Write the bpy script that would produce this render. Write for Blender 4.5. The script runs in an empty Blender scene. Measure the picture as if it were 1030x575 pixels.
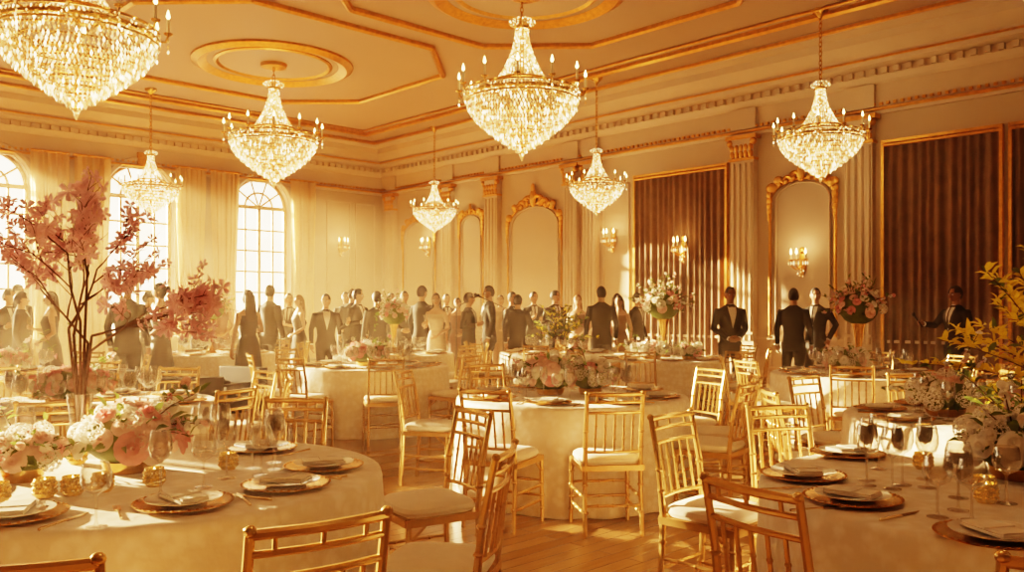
import bpy, math, random
from math import sin, cos, pi, radians, atan2, sqrt
from mathutils import Vector, Matrix
from mathutils.bvhtree import BVHTree
SC = bpy.context.scene
COL = SC.collection
H_CEIL = 6.2

# ------------------------------------------------------------ materials
def nt(m):
    m.use_nodes = True
    return m.node_tree
def pmat(name, col, rough=.5, metal=0., noise=0., nscale=8., bump=0., bscale=40., emis=None, es=0., sheen=0., coat=0., trans=0., sub=0.):
    m = bpy.data.materials.new(name); t = nt(m); b = t.nodes['Principled BSDF']
    b.inputs['Base Color'].default_value = (*col, 1); b.inputs['Roughness'].default_value = rough
    b.inputs['Metallic'].default_value = metal
    if coat: b.inputs['Coat Weight'].default_value = coat; b.inputs['Coat Roughness'].default_value = .12
    if sheen: b.inputs['Sheen Weight'].default_value = sheen
    tc = t.nodes.new('ShaderNodeTexCoord')
    if noise:
        n = t.nodes.new('ShaderNodeTexNoise'); n.inputs['Scale'].default_value = nscale; n.inputs['Detail'].default_value = 4
        t.links.new(tc.outputs['Object'], n.inputs['Vector'])
        r = t.nodes.new('ShaderNodeValToRGB')
        r.color_ramp.elements[0].position = .3; r.color_ramp.elements[1].position = .7
        r.color_ramp.elements[0].color = (*[c*(1-noise) for c in col], 1)
        r.color_ramp.elements[1].color = (*[min(1, c*(1+noise*.6)) for c in col], 1)
        t.links.new(n.outputs['Fac'], r.inputs['Fac']); t.links.new(r.outputs['Color'], b.inputs['Base Color'])
    if bump:
        n2 = t.nodes.new('ShaderNodeTexNoise'); n2.inputs['Scale'].default_value = bscale
        t.links.new(tc.outputs['Object'], n2.inputs['Vector'])
        bp = t.nodes.new('ShaderNodeBump'); bp.inputs['Strength'].default_value = bump; bp.inputs['Distance'].default_value = .02
        t.links.new(n2.outputs['Fac'], bp.inputs['Height']); t.links.new(bp.outputs['Normal'], b.inputs['Normal'])
    if emis:
        b.inputs['Emission Color'].default_value = (*emis, 1); b.inputs['Emission Strength'].default_value = es
    if trans:
        out = t.nodes['Material Output']; tr = t.nodes.new('ShaderNodeBsdfTranslucent'); tr.inputs['Color'].default_value = (*col, 1)
        mx = t.nodes.new('ShaderNodeMixShader'); mx.inputs['Fac'].default_value = trans
        t.links.new(b.outputs['BSDF'], mx.inputs[1]); t.links.new(tr.outputs['BSDF'], mx.inputs[2]); t.links.new(mx.outputs[0], out.inputs['Surface'])
    return m

M_WALL = pmat('wall_cream_paint', (.50, .39, .28), .6, noise=.06, nscale=1.5)
M_WALLP = pmat('wall_panel_paint', (.50, .41, .32), .65, noise=.06, nscale=1.5)
M_TRIM = pmat('plaster_trim', (.57, .45, .33), .5, noise=.05, nscale=3)
M_CEIL = pmat('ceiling_paint', (.43, .30, .205), .6, noise=.05, nscale=.8)
M_CEIL2 = pmat('ceiling_panel_paint', (.47, .335, .23), .6)
M_GOLD = pmat('gilded_moulding', (.72, .36, .10), .34, .85, noise=.25, nscale=14, bump=.15)
M_BRASS = pmat('polished_brass', (.70, .41, .14), .22, 1., noise=.15, nscale=30)
M_CHAIR = pmat('champagne_gold_paint', (.74, .47, .20), .24, .7, noise=.1, nscale=25)
M_CUSH = pmat('ivory_cushion', (.82, .75, .65), .8, noise=.05, nscale=20, bump=.1, bscale=200, sheen=.3)
M_BROWN = pmat('bronze_velvet', (.17, .09, .045), .85, noise=.3, nscale=6, sheen=.2)
M_SHEER = pmat('cream_sheer_curtain', (.80, .58, .32), .8, noise=.1, nscale=5, trans=.45)
M_FRAME = pmat('window_frame_wood', (.36, .20, .08), .5, noise=.1, nscale=9)
M_PLATE = pmat('white_china', (.84, .80, .73), .12, noise=.02, nscale=5, coat=.5)
M_NAP = pmat('linen_napkin', (.84, .78, .69), .85, noise=.05, nscale=40, bump=.2, bscale=300)
M_SILV = pmat('gilt_cutlery', (.8, .64, .42), .2, 1.)
M_WAX = pmat('candle_wax', (.85, .75, .55), .4, noise=.04, nscale=30)
M_FLAME = pmat('bulb_flame', (1, .7, .3), .4, emis=(1, .62, .22), es=16); M_FLAME.cycles.emission_sampling = 'NONE'
M_VOTIVE = pmat('gold_mercury_glass', (.66, .38, .10), .22, .85, noise=.6, nscale=60, bump=.6, bscale=90, emis=(1, .45, .1), es=.1)
M_BLACK = pmat('black_leather', (.02, .016, .014), .5, noise=.3, nscale=30)
M_STEM = pmat('branch_bark', (.12, .06, .03), .8, noise=.4, nscale=40)
M_LEAF = pmat('green_leaf', (.16, .22, .05), .5, noise=.4, nscale=20, trans=.35)
M_YLEAF = pmat('yellow_green_leaf', (.90, .72, .10), .5, noise=.2, nscale=20, trans=.55)
M_WHITE = pmat('white_petal', (.92, .87, .79), .6, noise=.05, nscale=30, trans=.3)
M_PINK = pmat('pink_petal', (.86, .42, .42), .6, noise=.25, nscale=25, trans=.35)
M_PEACH = pmat('peach_petal', (.92, .66, .60), .6, noise=.2, nscale=25, trans=.35)
M_BLOS = pmat('blossom_petal', (.93, .62, .66), .6, noise=.2, nscale=18, trans=.5)
FLOR = [M_WHITE, M_PINK, M_PEACH, M_LEAF, M_STEM, M_BRASS, M_YLEAF, M_BLOS]

def cloth_mat():
    m = pmat('damask_tablecloth', (.80, .71, .58), .5, sheen=.3); t = m.node_tree; b = t.nodes['Principled BSDF']
    tc = t.nodes.new('ShaderNodeTexCoord'); v = t.nodes.new('ShaderNodeTexVoronoi'); v.inputs['Scale'].default_value = 16
    n = t.nodes.new('ShaderNodeTexNoise'); n.inputs['Scale'].default_value = 30; n.inputs['Detail'].default_value = 5
    t.links.new(tc.outputs['Object'], v.inputs['Vector']); t.links.new(tc.outputs['Object'], n.inputs['Vector'])
    a = t.nodes.new('ShaderNodeMath'); a.operation = 'MULTIPLY'
    t.links.new(v.outputs['Distance'], a.inputs[0]); t.links.new(n.outputs['Fac'], a.inputs[1])
    r = t.nodes.new('ShaderNodeValToRGB'); r.color_ramp.elements[0].position = .08; r.color_ramp.elements[1].position = .3
    r.color_ramp.elements[0].color = (.90, .84, .75, 1); r.color_ramp.elements[1].color = (.78, .70, .58, 1)
    t.links.new(a.outputs[0], r.inputs['Fac']); t.links.new(r.outputs['Color'], b.inputs['Base Color'])
    bp = t.nodes.new('ShaderNodeBump'); bp.inputs['Strength'].default_value = .35; bp.inputs['Distance'].default_value = .01
    t.links.new(a.outputs[0], bp.inputs['Height']); t.links.new(bp.outputs['Normal'], b.inputs['Normal'])
    return m
M_CLOTH = cloth_mat()

def floor_mat():
    m = pmat('oak_plank_floor', (.4, .22, .08), .25, coat=.4); t = m.node_tree; b = t.nodes['Principled BSDF']
    tc = t.nodes.new('ShaderNodeTexCoord'); mp = t.nodes.new('ShaderNodeMapping'); mp.inputs['Rotation'].default_value = (0, 0, radians(90))
    br = t.nodes.new('ShaderNodeTexBrick'); br.inputs['Scale'].default_value = 1; br.inputs['Brick Width'].default_value = 1.1
    br.inputs['Row Height'].default_value = .11; br.inputs['Mortar Size'].default_value = .003; br.offset = .37
    br.inputs['Color1'].default_value = (.44, .26, .12, 1); br.inputs['Color2'].default_value = (.30, .165, .07, 1); br.inputs['Mortar'].default_value = (.08, .04, .014, 1)
    t.links.new(tc.outputs['Object'], mp.inputs['Vector']); t.links.new(mp.outputs['Vector'], br.inputs['Vector'])
    n = t.nodes.new('ShaderNodeTexNoise'); n.inputs['Scale'].default_value = 3; n.inputs['Detail'].default_value = 8
    mp2 = t.nodes.new('ShaderNodeMapping'); mp2.inputs['Scale'].default_value = (12, 1, 1)
    t.links.new(tc.outputs['Object'], mp2.inputs['Vector']); t.links.new(mp2.outputs['Vector'], n.inputs['Vector'])
    mx = t.nodes.new('ShaderNodeMixRGB'); mx.blend_type = 'MULTIPLY'; mx.inputs['Fac'].default_value = .5
    t.links.new(br.outputs['Color'], mx.inputs['Color1']); t.links.new(n.outputs['Fac'], mx.inputs['Color2'])
    g = t.nodes.new('ShaderNodeMixRGB'); g.blend_type = 'ADD'; g.inputs['Fac'].default_value = .25
    t.links.new(mx.outputs[0], g.inputs['Color1']); t.links.new(br.outputs['Color'], g.inputs['Color2'])
    t.links.new(g.outputs[0], b.inputs['Base Color'])
    return m
M_FLOOR = floor_mat()

def glass_mat():
    m = bpy.data.materials.new('clear_glass'); t = nt(m); t.nodes.clear()
    o = t.nodes.new('ShaderNodeOutputMaterial'); tr = t.nodes.new('ShaderNodeBsdfTransparent'); tr.inputs['Color'].default_value = (.97, .95, .92, 1)
    g = t.nodes.new('ShaderNodeBsdfGlossy'); g.inputs['Roughness'].default_value = .04
    lw = t.nodes.new('ShaderNodeLayerWeight'); lw.inputs['Blend'].default_value = .3
    mr = t.nodes.new('ShaderNodeMapRange'); mr.inputs['To Min'].default_value = .08; mr.inputs['To Max'].default_value = .85
    mx = t.nodes.new('ShaderNodeMixShader')
    t.links.new(lw.outputs['Facing'], mr.inputs['Value']); t.links.new(mr.outputs[0], mx.inputs['Fac'])
    t.links.new(tr.outputs[0], mx.inputs[1]); t.links.new(g.outputs[0], mx.inputs[2]); t.links.new(mx.outputs[0], o.inputs['Surface'])
    return m
M_GLASS = glass_mat()

def crystal_mat():
    m = bpy.data.materials.new('lit_crystal'); t = nt(m); t.nodes.clear()  # lamplight sparkle painted as emission, random per bead
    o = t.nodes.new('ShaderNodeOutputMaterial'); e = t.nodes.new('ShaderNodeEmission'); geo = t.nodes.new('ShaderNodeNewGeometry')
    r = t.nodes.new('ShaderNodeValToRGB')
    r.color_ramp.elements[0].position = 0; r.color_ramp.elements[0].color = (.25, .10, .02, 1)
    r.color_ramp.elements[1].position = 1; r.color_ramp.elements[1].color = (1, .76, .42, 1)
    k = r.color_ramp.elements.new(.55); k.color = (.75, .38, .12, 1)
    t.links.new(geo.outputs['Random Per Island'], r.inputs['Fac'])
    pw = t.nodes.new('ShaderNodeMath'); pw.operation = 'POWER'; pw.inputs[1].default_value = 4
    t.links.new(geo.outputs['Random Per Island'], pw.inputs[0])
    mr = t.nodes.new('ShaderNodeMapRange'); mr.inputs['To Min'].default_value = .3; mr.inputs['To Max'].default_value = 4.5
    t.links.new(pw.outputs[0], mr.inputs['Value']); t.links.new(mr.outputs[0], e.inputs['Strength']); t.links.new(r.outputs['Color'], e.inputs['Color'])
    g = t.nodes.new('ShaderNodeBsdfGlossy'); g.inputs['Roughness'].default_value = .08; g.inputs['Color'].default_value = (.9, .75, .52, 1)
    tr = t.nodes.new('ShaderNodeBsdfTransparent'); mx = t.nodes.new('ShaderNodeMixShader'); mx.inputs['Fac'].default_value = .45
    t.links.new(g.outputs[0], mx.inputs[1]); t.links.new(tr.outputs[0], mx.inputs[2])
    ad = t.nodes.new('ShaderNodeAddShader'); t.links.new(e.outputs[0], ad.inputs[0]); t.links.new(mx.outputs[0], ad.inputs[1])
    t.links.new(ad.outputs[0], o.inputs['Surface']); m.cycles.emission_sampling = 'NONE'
    return m
M_CRYS = crystal_mat()

def pane_mat():
    m = bpy.data.materials.new('sunlit_window_glass'); t = nt(m); t.nodes.clear()
    o = t.nodes.new('ShaderNodeOutputMaterial'); e = t.nodes.new('ShaderNodeEmission'); e.inputs['Strength'].default_value = 5  # emission paints daylight glow on the panes and fills the room
    n = t.nodes.new('ShaderNodeTexNoise'); n.inputs['Scale'].default_value = 2.2; tc = t.nodes.new('ShaderNodeTexCoord'); t.links.new(tc.outputs['Object'], n.inputs['Vector'])
    r = t.nodes.new('ShaderNodeValToRGB'); r.color_ramp.elements[0].position = .35; r.color_ramp.elements[0].color = (.9, .55, .28, 1); r.color_ramp.elements[1].position = .6; r.color_ramp.elements[1].color = (1, .74, .44, 1)
    t.links.new(n.outputs['Fac'], r.inputs['Fac']); t.links.new(r.outputs['Color'], e.inputs['Color'])
    tr = t.nodes.new('ShaderNodeBsdfTransparent'); ad = t.nodes.new('ShaderNodeAddShader')
    t.links.new(e.outputs[0], ad.inputs[0]); t.links.new(tr.outputs[0], ad.inputs[1]); t.links.new(ad.outputs[0], o.inputs['Surface'])
    return m
M_PANE = pane_mat()

# ------------------------------------------------------------ mesh builder
class MB:
    def __init__(s): s.v = []; s.f = []; s.m = []
    def add(s, vf, mat=0, M=None):
        v, f = vf; o = len(s.v)
        if M is not None: v = [tuple(M @ Vector(p)) for p in v]
        s.v.extend(v); s.f.extend([tuple(i+o for i in q) for q in f]); s.m.extend([mat]*len(f))
    def mesh(s, name, mats, smooth=True, ang=40):
        me = bpy.data.meshes.new(name); me.from_pydata([tuple(p) for p in s.v], [], s.f)
        for m in mats: me.materials.append(m)
        me.polygons.foreach_set('material_index', s.m)
        me.polygons.foreach_set('use_smooth', [smooth]*len(s.f))
        me.update()
        if smooth: me.set_sharp_from_angle(angle=radians(ang))
        return me
def obj(name, me, M=None, loc=None, rz=0, sc=1, parent=None):
    o = bpy.data.objects.new(name, me); COL.objects.link(o)
    if M is not None: o.matrix_world = M
    if loc is not None:
        o.location = loc; o.rotation_euler = (0, 0, rz); o.scale = (sc, sc, sc)
    if parent is not None: o.parent = parent
    return o
def box(c, s):
    x, y, z = c; a, b, d = s[0]/2, s[1]/2, s[2]/2
    v = [(x+i*a, y+j*b, z+k*d) for k in (-1, 1) for j in (-1, 1) for i in (-1, 1)]
    return v, [(0, 2, 3, 1), (4, 5, 7, 6), (0, 1, 5, 4), (2, 6, 7, 3), (0, 4, 6, 2), (1, 3, 7, 5)]
def lathe(prof, n=24, c=(0, 0, 0)):
    v = []; f = []
    for r, z in prof:
        for i in range(n):
            a = 2*pi*i/n; v.append((c[0]+r*cos(a), c[1]+r*sin(a), c[2]+z))
    for k in range(len(prof)-1):
        for i in range(n):
            j = (i+1) % n; f.append((k*n+i, k*n+j, (k+1)*n+j, (k+1)*n+i))
    return v, f
def loft(rings, n=16):
    v = []; f = []
    for cx, cy, cz, rx, ry in rings:
        for i in range(n):
            a = 2*pi*i/n; v.append((cx+rx*cos(a), cy+ry*sin(a), cz))
    m = len(rings)
    for k in range(m-1):
        for i in range(n):
            j = (i+1) % n; f.append((k*n+i, k*n+j, (k+1)*n+j, (k+1)*n+i))
    f.append(tuple(range(n-1, -1, -1))); f.append(tuple((m-1)*n+i for i in range(n)))
    return v, f
def tube(pts, rad, n=8, cap=True):
    P = [Vector(p) for p in pts]
    if not hasattr(rad, '__len__'): rad = [rad]*len(P)
    v = []; f = []; ref = None
    for k, p in enumerate(P):
        t = (P[min(k+1, len(P)-1)]-P[max(k-1, 0)])
        if t.length < 1e-9: t = Vector((0, 0, 1))
        t.normalize()
        if ref is None: ref = Vector((1, 0, 0)) if abs(t.x) < .8 else Vector((0, 1, 0))
        u = ref-t*ref.dot(t); u.normalize(); w = t.cross(u); ref = u
        for i in range(n):
            a = 2*pi*i/n+pi/n; q = p+(u*cos(a)+w*sin(a))*rad[k]; v.append((q.x, q.y, q.z))
    for k in range(len(P)-1):
        for i in range(n):
            j = (i+1) % n; f.append((k*n+i, k*n+j, (k+1)*n+j, (k+1)*n+i))
    if cap:
        f.append(tuple(range(n-1, -1, -1))); f.append(tuple((len(P)-1)*n+i for i in range(n)))
    return v, f
def ell(c, r, n=12, m=8):
    v = [(c[0], c[1], c[2]-r[2])]; f = []
    for k in range(1, m):
        t = -pi/2+pi*k/m
        for i in range(n):
            a = 2*pi*i/n; v.append((c[0]+r[0]*cos(t)*cos(a), c[1]+r[1]*cos(t)*sin(a), c[2]+r[2]*sin(t)))
    v.append((c[0], c[1], c[2]+r[2])); T = len(v)-1
    for i in range(n):
        j = (i+1) % n; f.append((0, 1+j, 1+i)); f.append((T, T-n+i, T-n+j))
        for k in range(m-2): f.append((1+k*n+i, 1+k*n+j, 1+(k+1)*n+j, 1+(k+1)*n+i))
    return v, f
def octa(c, r, h):
    x, y, z = c
    return [(x+r, y, z), (x, y+r, z), (x-r, y, z), (x, y-r, z), (x, y, z+h), (x, y, z-h)], [(0, 1, 4), (1, 2, 4), (2, 3, 4), (3, 0, 4), (1, 0, 5), (2, 1, 5), (3, 2, 5), (0, 3, 5)]
def torus(R, r, z=0, n=48, m=8, c=(0, 0)):
    v = []; f = []
    for i in range(n):
        a = 2*pi*i/n
        for k in range(m):
            b = 2*pi*k/m; q = R+r*cos(b); v.append((c[0]+q*cos(a), c[1]+q*sin(a), z+r*sin(b)))
    for i in range(n):
        for k in range(m): f.append((i*m+k, ((i+1) % n)*m+k, ((i+1) % n)*m+(k+1) % m, i*m+(k+1) % m))
    return v, f

# ------------------------------------------------------------ room (local frame: x=s along side wall from corner, y=q, interior q<0)
CX, CY = -3.9, 25.6
ANG = atan2(-.724, .69)
RM = Matrix.Translation((CX, CY, 0)) @ Matrix.Rotation(ANG, 4, 'Z')
def R2W(s, q, z=0): return RM @ Vector((s, q, z))
S1, Q1 = 33., -25.5
b = MB(); b.add(([(0, Q1, 0), (S1, Q1, 0), (S1, 0, 0), (0, 0, 0)], [(0, 1, 2, 3)])); obj('floor', b.mesh('floor', [M_FLOOR], False), RM)
b = MB(); b.add(([(-.4, Q1, H_CEIL), (S1, Q1, H_CEIL), (S1, .3, H_CEIL), (-.4, .3, H_CEIL)], [(3, 2, 1, 0)])); obj('ceiling', b.mesh('ceiling', [M_CEIL], False), RM)
b = MB(); b.add(box((S1/2, .1, H_CEIL/2), (S1, .2, H_CEIL))); obj('wall_right', b.mesh('wall_right', [M_WALL], False), RM)
b = MB(); b.add(box((S1/2, Q1-.1, H_CEIL/2), (S1, .2, H_CEIL))); obj('wall_left', b.mesh('wall_left', [M_WALL], False), RM)
b = MB(); b.add(box((S1+.1, Q1/2, H_CEIL/2), (.2, -Q1, H_CEIL))); obj('wall_back', b.mesh('wall_back', [M_WALL], False), RM)
# window wall with arched openings
WQ = [(-3.9, .8), (-7.1, .8), (-10.3, .8), (-13.8, 1.15), (-17.1, 1.15), (-20.4, 1.15), (-23.7, 1.15)]; SILL = .75; TH = .35  # wide ones are unseen, sized so the sun reaches the front tables
b = MB(); edge = 0.
NA = 14
for q, WW in WQ:
    SPR = 4.95-WW
    b.add(([(0, edge, 0), (0, q+WW, 0), (0, q+WW, H_CEIL), (0, edge, H_CEIL)], [(0, 1, 2, 3)])); edge = q-WW
    b.add(([(0, q+WW, 0), (0, q-WW, 0), (0, q-WW, SILL), (0, q+WW, SILL)], [(0, 1, 2, 3)]))
    arc = [(q+WW*cos(pi*i/NA), SPR+WW*sin(pi*i/NA)) for i in range(NA+1)]
    for (a0, z0), (a1, z1) in zip(arc[:-1], arc[1:]):
        b.add(([(0, a0, z0), (0, a1, z1), (0, a1, H_CEIL), (0, a0, H_CEIL)], [(0, 1, 2, 3)]))
    out = [(q-WW, SILL), (q+WW, SILL)]+arc+[(q-WW, SILL)]
    for (a0, z0), (a1, z1) in zip(out[:-1], out[1:]):
        b.add(([(0, a0, z0), (0, a1, z1), (-TH, a1, z1), (-TH, a0, z0)], [(0, 1, 2, 3)]))
b.add(([(0, edge, 0), (0, Q1, 0), (0, Q1, H_CEIL), (0, edge, H_CEIL)], [(0, 1, 2, 3)]))
obj('wall_window_side', b.mesh('wall_window_side', [M_WALL], False), RM)
for k, (q, WW) in enumerate(WQ):
    b = MB(); s0 = -.2; SPR = 4.95-WW
    b.add(box((s0, q, SILL+.05), (.1, 2*WW, .1)), 0); b.add(box((s0, q, SPR), (.09, 2*WW, .09)), 0)
    for dq in (-WW+.04, WW-.04): b.add(box((s0, q+dq, (SILL+SPR)/2), (.1, .08, SPR-SILL)), 0)
    for dq in (-WW/2, 0, WW/2): b.add(box((s0, q+dq, (SILL+SPR)/2), (.06, .05 if dq else .09, SPR-SILL)), 0)
    z = SILL+.55
    while z < SPR-.2: b.add(box((s0, q, z), (.05, 2*WW, .045)), 0); z += .56
    b.add(tube([(s0, q+(WW-.04)*cos(pi*i/16), SPR+(WW-.04)*sin(pi*i/16)) for i in range(17)], .05, 6), 0)
    b.add(tube([(s0, q+WW/2*cos(pi*i/12), SPR+WW/2*sin(pi*i/12)) for i in range(13)], .03, 6), 0)
    for a in (36, 72, 108, 144): b.add(tube([(s0, q+.05*cos(radians(a)), SPR+.05*sin(radians(a))), (s0, q+WW*cos(radians(a)), SPR+WW*sin(radians(a)))], .025, 6), 0)
    pv = [(s0-.05, q-WW, SILL), (s0-.05, q+WW, SILL)]+[(s0-.05, q+WW*cos(pi*i/16), SPR+WW*sin(pi*i/16)) for i in range(17)]
    b.add((pv, [tuple(range(len(pv)))]), 1)
    # casing on the inside + keystone + sill
    for dq in (-WW-.08, WW+.08): b.add(box((.04, q+dq, (SILL+SPR)/2), (.08, .14, SPR-SILL)), 2)
    b.add(tube([(.04, q+(WW+.08)*cos(pi*i/20), SPR+(WW+.08)*sin(pi*i/20)) for i in range(21)], .075, 6), 2)
    b.add(box((.07, q, SPR+WW+.1), (.14, .2, .3)), 3); b.add(box((.1, q, SILL-.04), (.24, 2*WW+.3, .08)), 2)
    obj('window_%d' % (k+1), b.mesh('window', [M_FRAME, M_PANE, M_TRIM, M_GOLD], True, 30), RM)

def curtain(name, a0, a1, z0, z1, plane, off, mat, amp=.05, wl=.16, gather=0.):
    n = int(abs(a1-a0)/.02); v = []; f = []; rows = 10
    for r in range(rows+1):
        t = r/rows; z = z0+(z1-z0)*t
        for i in range(n+1):
            u = i/n; a = a0+(a1-a0)*u
            if gather: a = (a0+a1)/2+(a-(a0+a1)/2)*(1-gather*(1-abs(2*t-.75)) if abs(2*t-.75) < 1 else 1)
            d = off+amp*(1.1+sin(2*pi*(a0+(a1-a0)*u)/wl+1.1*sin(u*17)+.5*sin(u*5+t))+.3*sin(u*41+t*1.5))*(.75+.25*(1-t))
            v.append((a, -d, z) if plane == 'R' else (d, a, z))
    for r in range(rows):
        for i in range(n): f.append((r*(n+1)+i, r*(n+1)+i+1, (r+1)*(n+1)+i+1, (r+1)*(n+1)+i))
    b = MB(); b.add((v, f), 0)
    if plane == 'R': b.add(tube([(a0-.05, -off-.05, z1), (a1+.05, -off-.05, z1)], .03, 8), 1)
    else: b.add(tube([(off+.05, a0, z1), (off+.05, a1, z1)], .03, 8), 1)
    return obj(name, b.mesh(name, [mat, M_GOLD], True, 80), RM)
for q, WW in WQ:
    cw = .75 if WW < 1 else .45
    curtain('window_curtain', q-WW-cw, q-WW+.05, .05, 4.95, 'W', .16, M_SHEER, .05, .13, .25)
    curtain('window_curtain', q+WW-.05, q+WW+cw, .05, 4.95, 'W', .16, M_SHEER, .05, .13, .25)

# cornice
prof = [(0, 4.80), (.07, 4.80), (.10, 4.88), (.05, 4.93), (.05, 5.32), (.10, 5.36), (.16, 5.44), (.16, 5.56), (.30, 5.62), (.34, 5.76), (.42, 5.80), (.60, 5.92), (.62, 6.05), (.85, 6.10), (.9, 6.2)]
def cornice(name, plane, L):
    b = MB(); v = []; f = []
    for d, z in prof:
        for a in (0, L): v.append((a, -d, z) if plane == 'R' else (d, a, z))
    for k in range(len(prof)-1): f.append((2*k, 2*k+1, 2*k+3, 2*k+2))
    b.add((v, f), 0)
    def P(a, d, z): return (a, -d, z) if plane == 'R' else (d, a, z)
    for d, z, r in ((.09, 4.88, .03), (.34, 5.70, .022), (.88, 6.15, .045)): b.add(tube([P(0, d, z), P(L, d, z)], r, 6), 1)
    a = .1; sg = 1 if L > 0 else -1
    while a < abs(L):
        b.add(box(P(sg*a, .2, 5.50), (.09, .09, .1)), 0); a += .2
    a = .1
    while a < abs(L):
        b.add(box(P(sg*a, .09, 4.96), (.05, .05, .05)), 1); a += .12
    obj(name, b.mesh(name, [M_TRIM, M_GOLD], False), RM)
cornice('trim_1', 'R', S1); cornice('trim_2', 'W', Q1)
# baseboard & dado
def rail(name, plane, L, z, h, d):
    b = MB()
    c = (L/2, -d/2, z+h/2) if plane == 'R' else (d/2, L/2, z+h/2); s = (abs(L), d, h) if plane == 'R' else (d, abs(L), h)
    b.add(box(c, s)); obj(name, b.mesh(name, [M_TRIM], False), RM)
rail('baseboard_right', 'R', S1, 0, .22, .05); rail('baseboard_window_side', 'W', Q1, 0, .22, .05)

def rframe(b, a0, a1, z0, z1, w=.05, d=.05, mat=0, base=0.):
    for zz in (z0, z1): b.add(box(((a0+a1)/2, -base-d/2, zz), (a1-a0+w, d, w)), mat)
    for aa in (a0, a1): b.add(box((aa, -base-d/2, (z0+z1)/2), (w, d, z1-z0-w)), mat)
def flourish(b, a, z, w, M=1, y=-.06):
    # scrolling gilded acanthus crest
    for sg in (-1, 1):
        for k in range(3):
            R = w*(.16-.03*k); cx = a+sg*w*(.16+.15*k); cz = z-.05*k*w-.02
            pts = [(cx+sg*R*(1-t/12.)*cos(pi-t*.55), y-.01*(t % 3), cz+R*(1-t/12.)*sin(pi-t*.55)+.03) for t in range(11)]
            b.add(tube(pts, [.045*w*(1-.06*t) for t in range(11)], 6), M)
            b.add(ell((cx, y-.02, cz+.03), (.05*w, .03, .05*w), 8, 5), M)
        for k in range(5):
            b.add(ell((a+sg*w*(.08+.1*k), y, z+w*(.12-.045*k)), (.06*w, .03, .035*w), 8, 5), M)
    b.add(ell((a, y-.02, z+.10*w), (.09*w, .05, .17*w), 10, 6), M)
    b.add(ell((a, y-.02, z+.28*w), (.05*w, .04, .09*w), 8, 6), M)

def pilaster(a, w):
    b = MB()
    b.add(box((a, -.07, 2.4), (w, .14, 4.8)), 0)
    b.add(box((a, -.09, .3), (w+.1, .18, .6)), 0); b.add(box((a, -.10, .63), (w+.14, .2, .06)), 0)
    b.add(box((a, -.10, .95), (w+.02, .19, .05)), 0)
    n = 4
    for i in range(n):
        x = a-w/2+w*(i+.5)/n; b.add(tube([(x, -.14, .8), (x, -.14, 4.25)], w/n*.30, 8), 0)
    b.add(box((a, -.09, 4.33), (w+.06, .18, .05)), 1)
    for i in range(5):
        x = a-w/2+w*(i+.5)/5
        for z in (4.43, 4.55): b.add(ell((x, -.16, z), (w/9, .05, .08), 8, 5), 1)
    for sg in (-1, 1): b.add(ell((a+sg*w/2, -.15, 4.66), (.07, .08, .07), 10, 6), 1)
    b.add(box((a, -.1, 4.76), (w+.16, .22, .08)), 1); b.add(box((a, -.1, 4.60), (w*.96, .16, .3)), 0)
    # frieze block above
    b.add(box((a, -.05, 5.12), (w+.05, .14, .40)), 0)
    obj('pilaster', b.mesh('pilaster', [M_TRIM, M_GOLD], True, 35), RM)
for a, w in ((.55, .4), (3.2, .4), (5.0, .5), (7.75, .4), (8.35, .4), (9.2, .0), (12.3, .5), (14.6, .5), (20.8, .5), (26, .5)):
    if w: pilaster(a, w)
def arch_panel(a0, a1, ztop, name='arched_wall_panel'):
    b = MB(); c = (a0+a1)/2; r = (a1-a0)/2; spr = ztop-r*.62
    arc = [(c+r*cos(pi*i/20), -.05, spr+r*.62*sin(pi*i/20)) for i in range(21)]
    b.add(tube([(a1, -.05, .9)]+arc+[(a0, -.05, .9)], .028, 6), 1)
    ri = r-.12; arc2 = [(c+ri*cos(pi*i/20), -.04, spr+ri*.62*sin(pi*i/20)) for i in range(21)]
    b.add(tube([(c+ri, -.04, 1.0)]+arc2+[(c-ri, -.04, 1.0), (c+ri, -.04, 1.0)], .02, 6), 0)
    pts = [(c-ri, -.025, 1.0), (c+ri, -.025, 1.0)]+[(p[0], -.025, p[2]) for p in arc2]
    b.add((pts, [tuple(range(len(pts)))]), 2)
    b.add(box((c, -.03, .88), (a1-a0+.1, .08, .08)), 0)
    flourish(b, c, ztop, (a1-a0)*.72)
    for sg in (-1, 1):  # gilded drops on the shoulders
        for k in range(5): b.add(ell((c+sg*r, -.07, spr+.15-.11*k), (.07-.006*k, .04, .08), 8, 5), 1)
        b.add(ell((c+sg*r*.93, -.07, spr+.27), (.12, .05, .10), 8, 5), 1)
        b.add(ell((c+sg*r*.72, -.07, spr+.44*r+.12), (.10, .05, .08), 8, 5), 1)
    rframe(b, a0, a1, .3, .75, .03, .03, 0)
    obj(name, b.mesh(name, [M_TRIM, M_GOLD, M_WALLP], True, 35), RM)
arch_panel(3.65, 4.6, 3.95); arch_panel(5.55, 7.4, 4.0); arch_panel(12.85, 14.15, 3.85); arch_panel(1.1, 2.6, 3.95); arch_panel(19, 20.4, 3.85)
def velvet_bay(a0, a1):
    b = MB(); rframe(b, a0, a1, .28, 4.3, .05, .09, 0); obj('gilded_frame', b.mesh('gilded_frame', [M_GOLD], False), RM)
    curtain('velvet_curtain', a0+.04, a1-.04, .34, 4.24, 'R', .02, M_BROWN, .032, .15)
velvet_bay(9.6, 11.9); velvet_bay(15.0, 16.85); velvet_bay(16.98, 18.7); velvet_bay(21.2, 23.5)
b = MB()
rframe(b, 8.68, 9.4, 1.0, 4.2, .03, .03, 0)
for z in (.35,): rframe(b, 8.68, 9.4, z, .8, .03, .03, 0)
b.add(box((S1/2, -.03, .86), (S1, .05, .05)), 0)
obj('trim_3', b.mesh('trim_3', [M_TRIM], False), RM)
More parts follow.
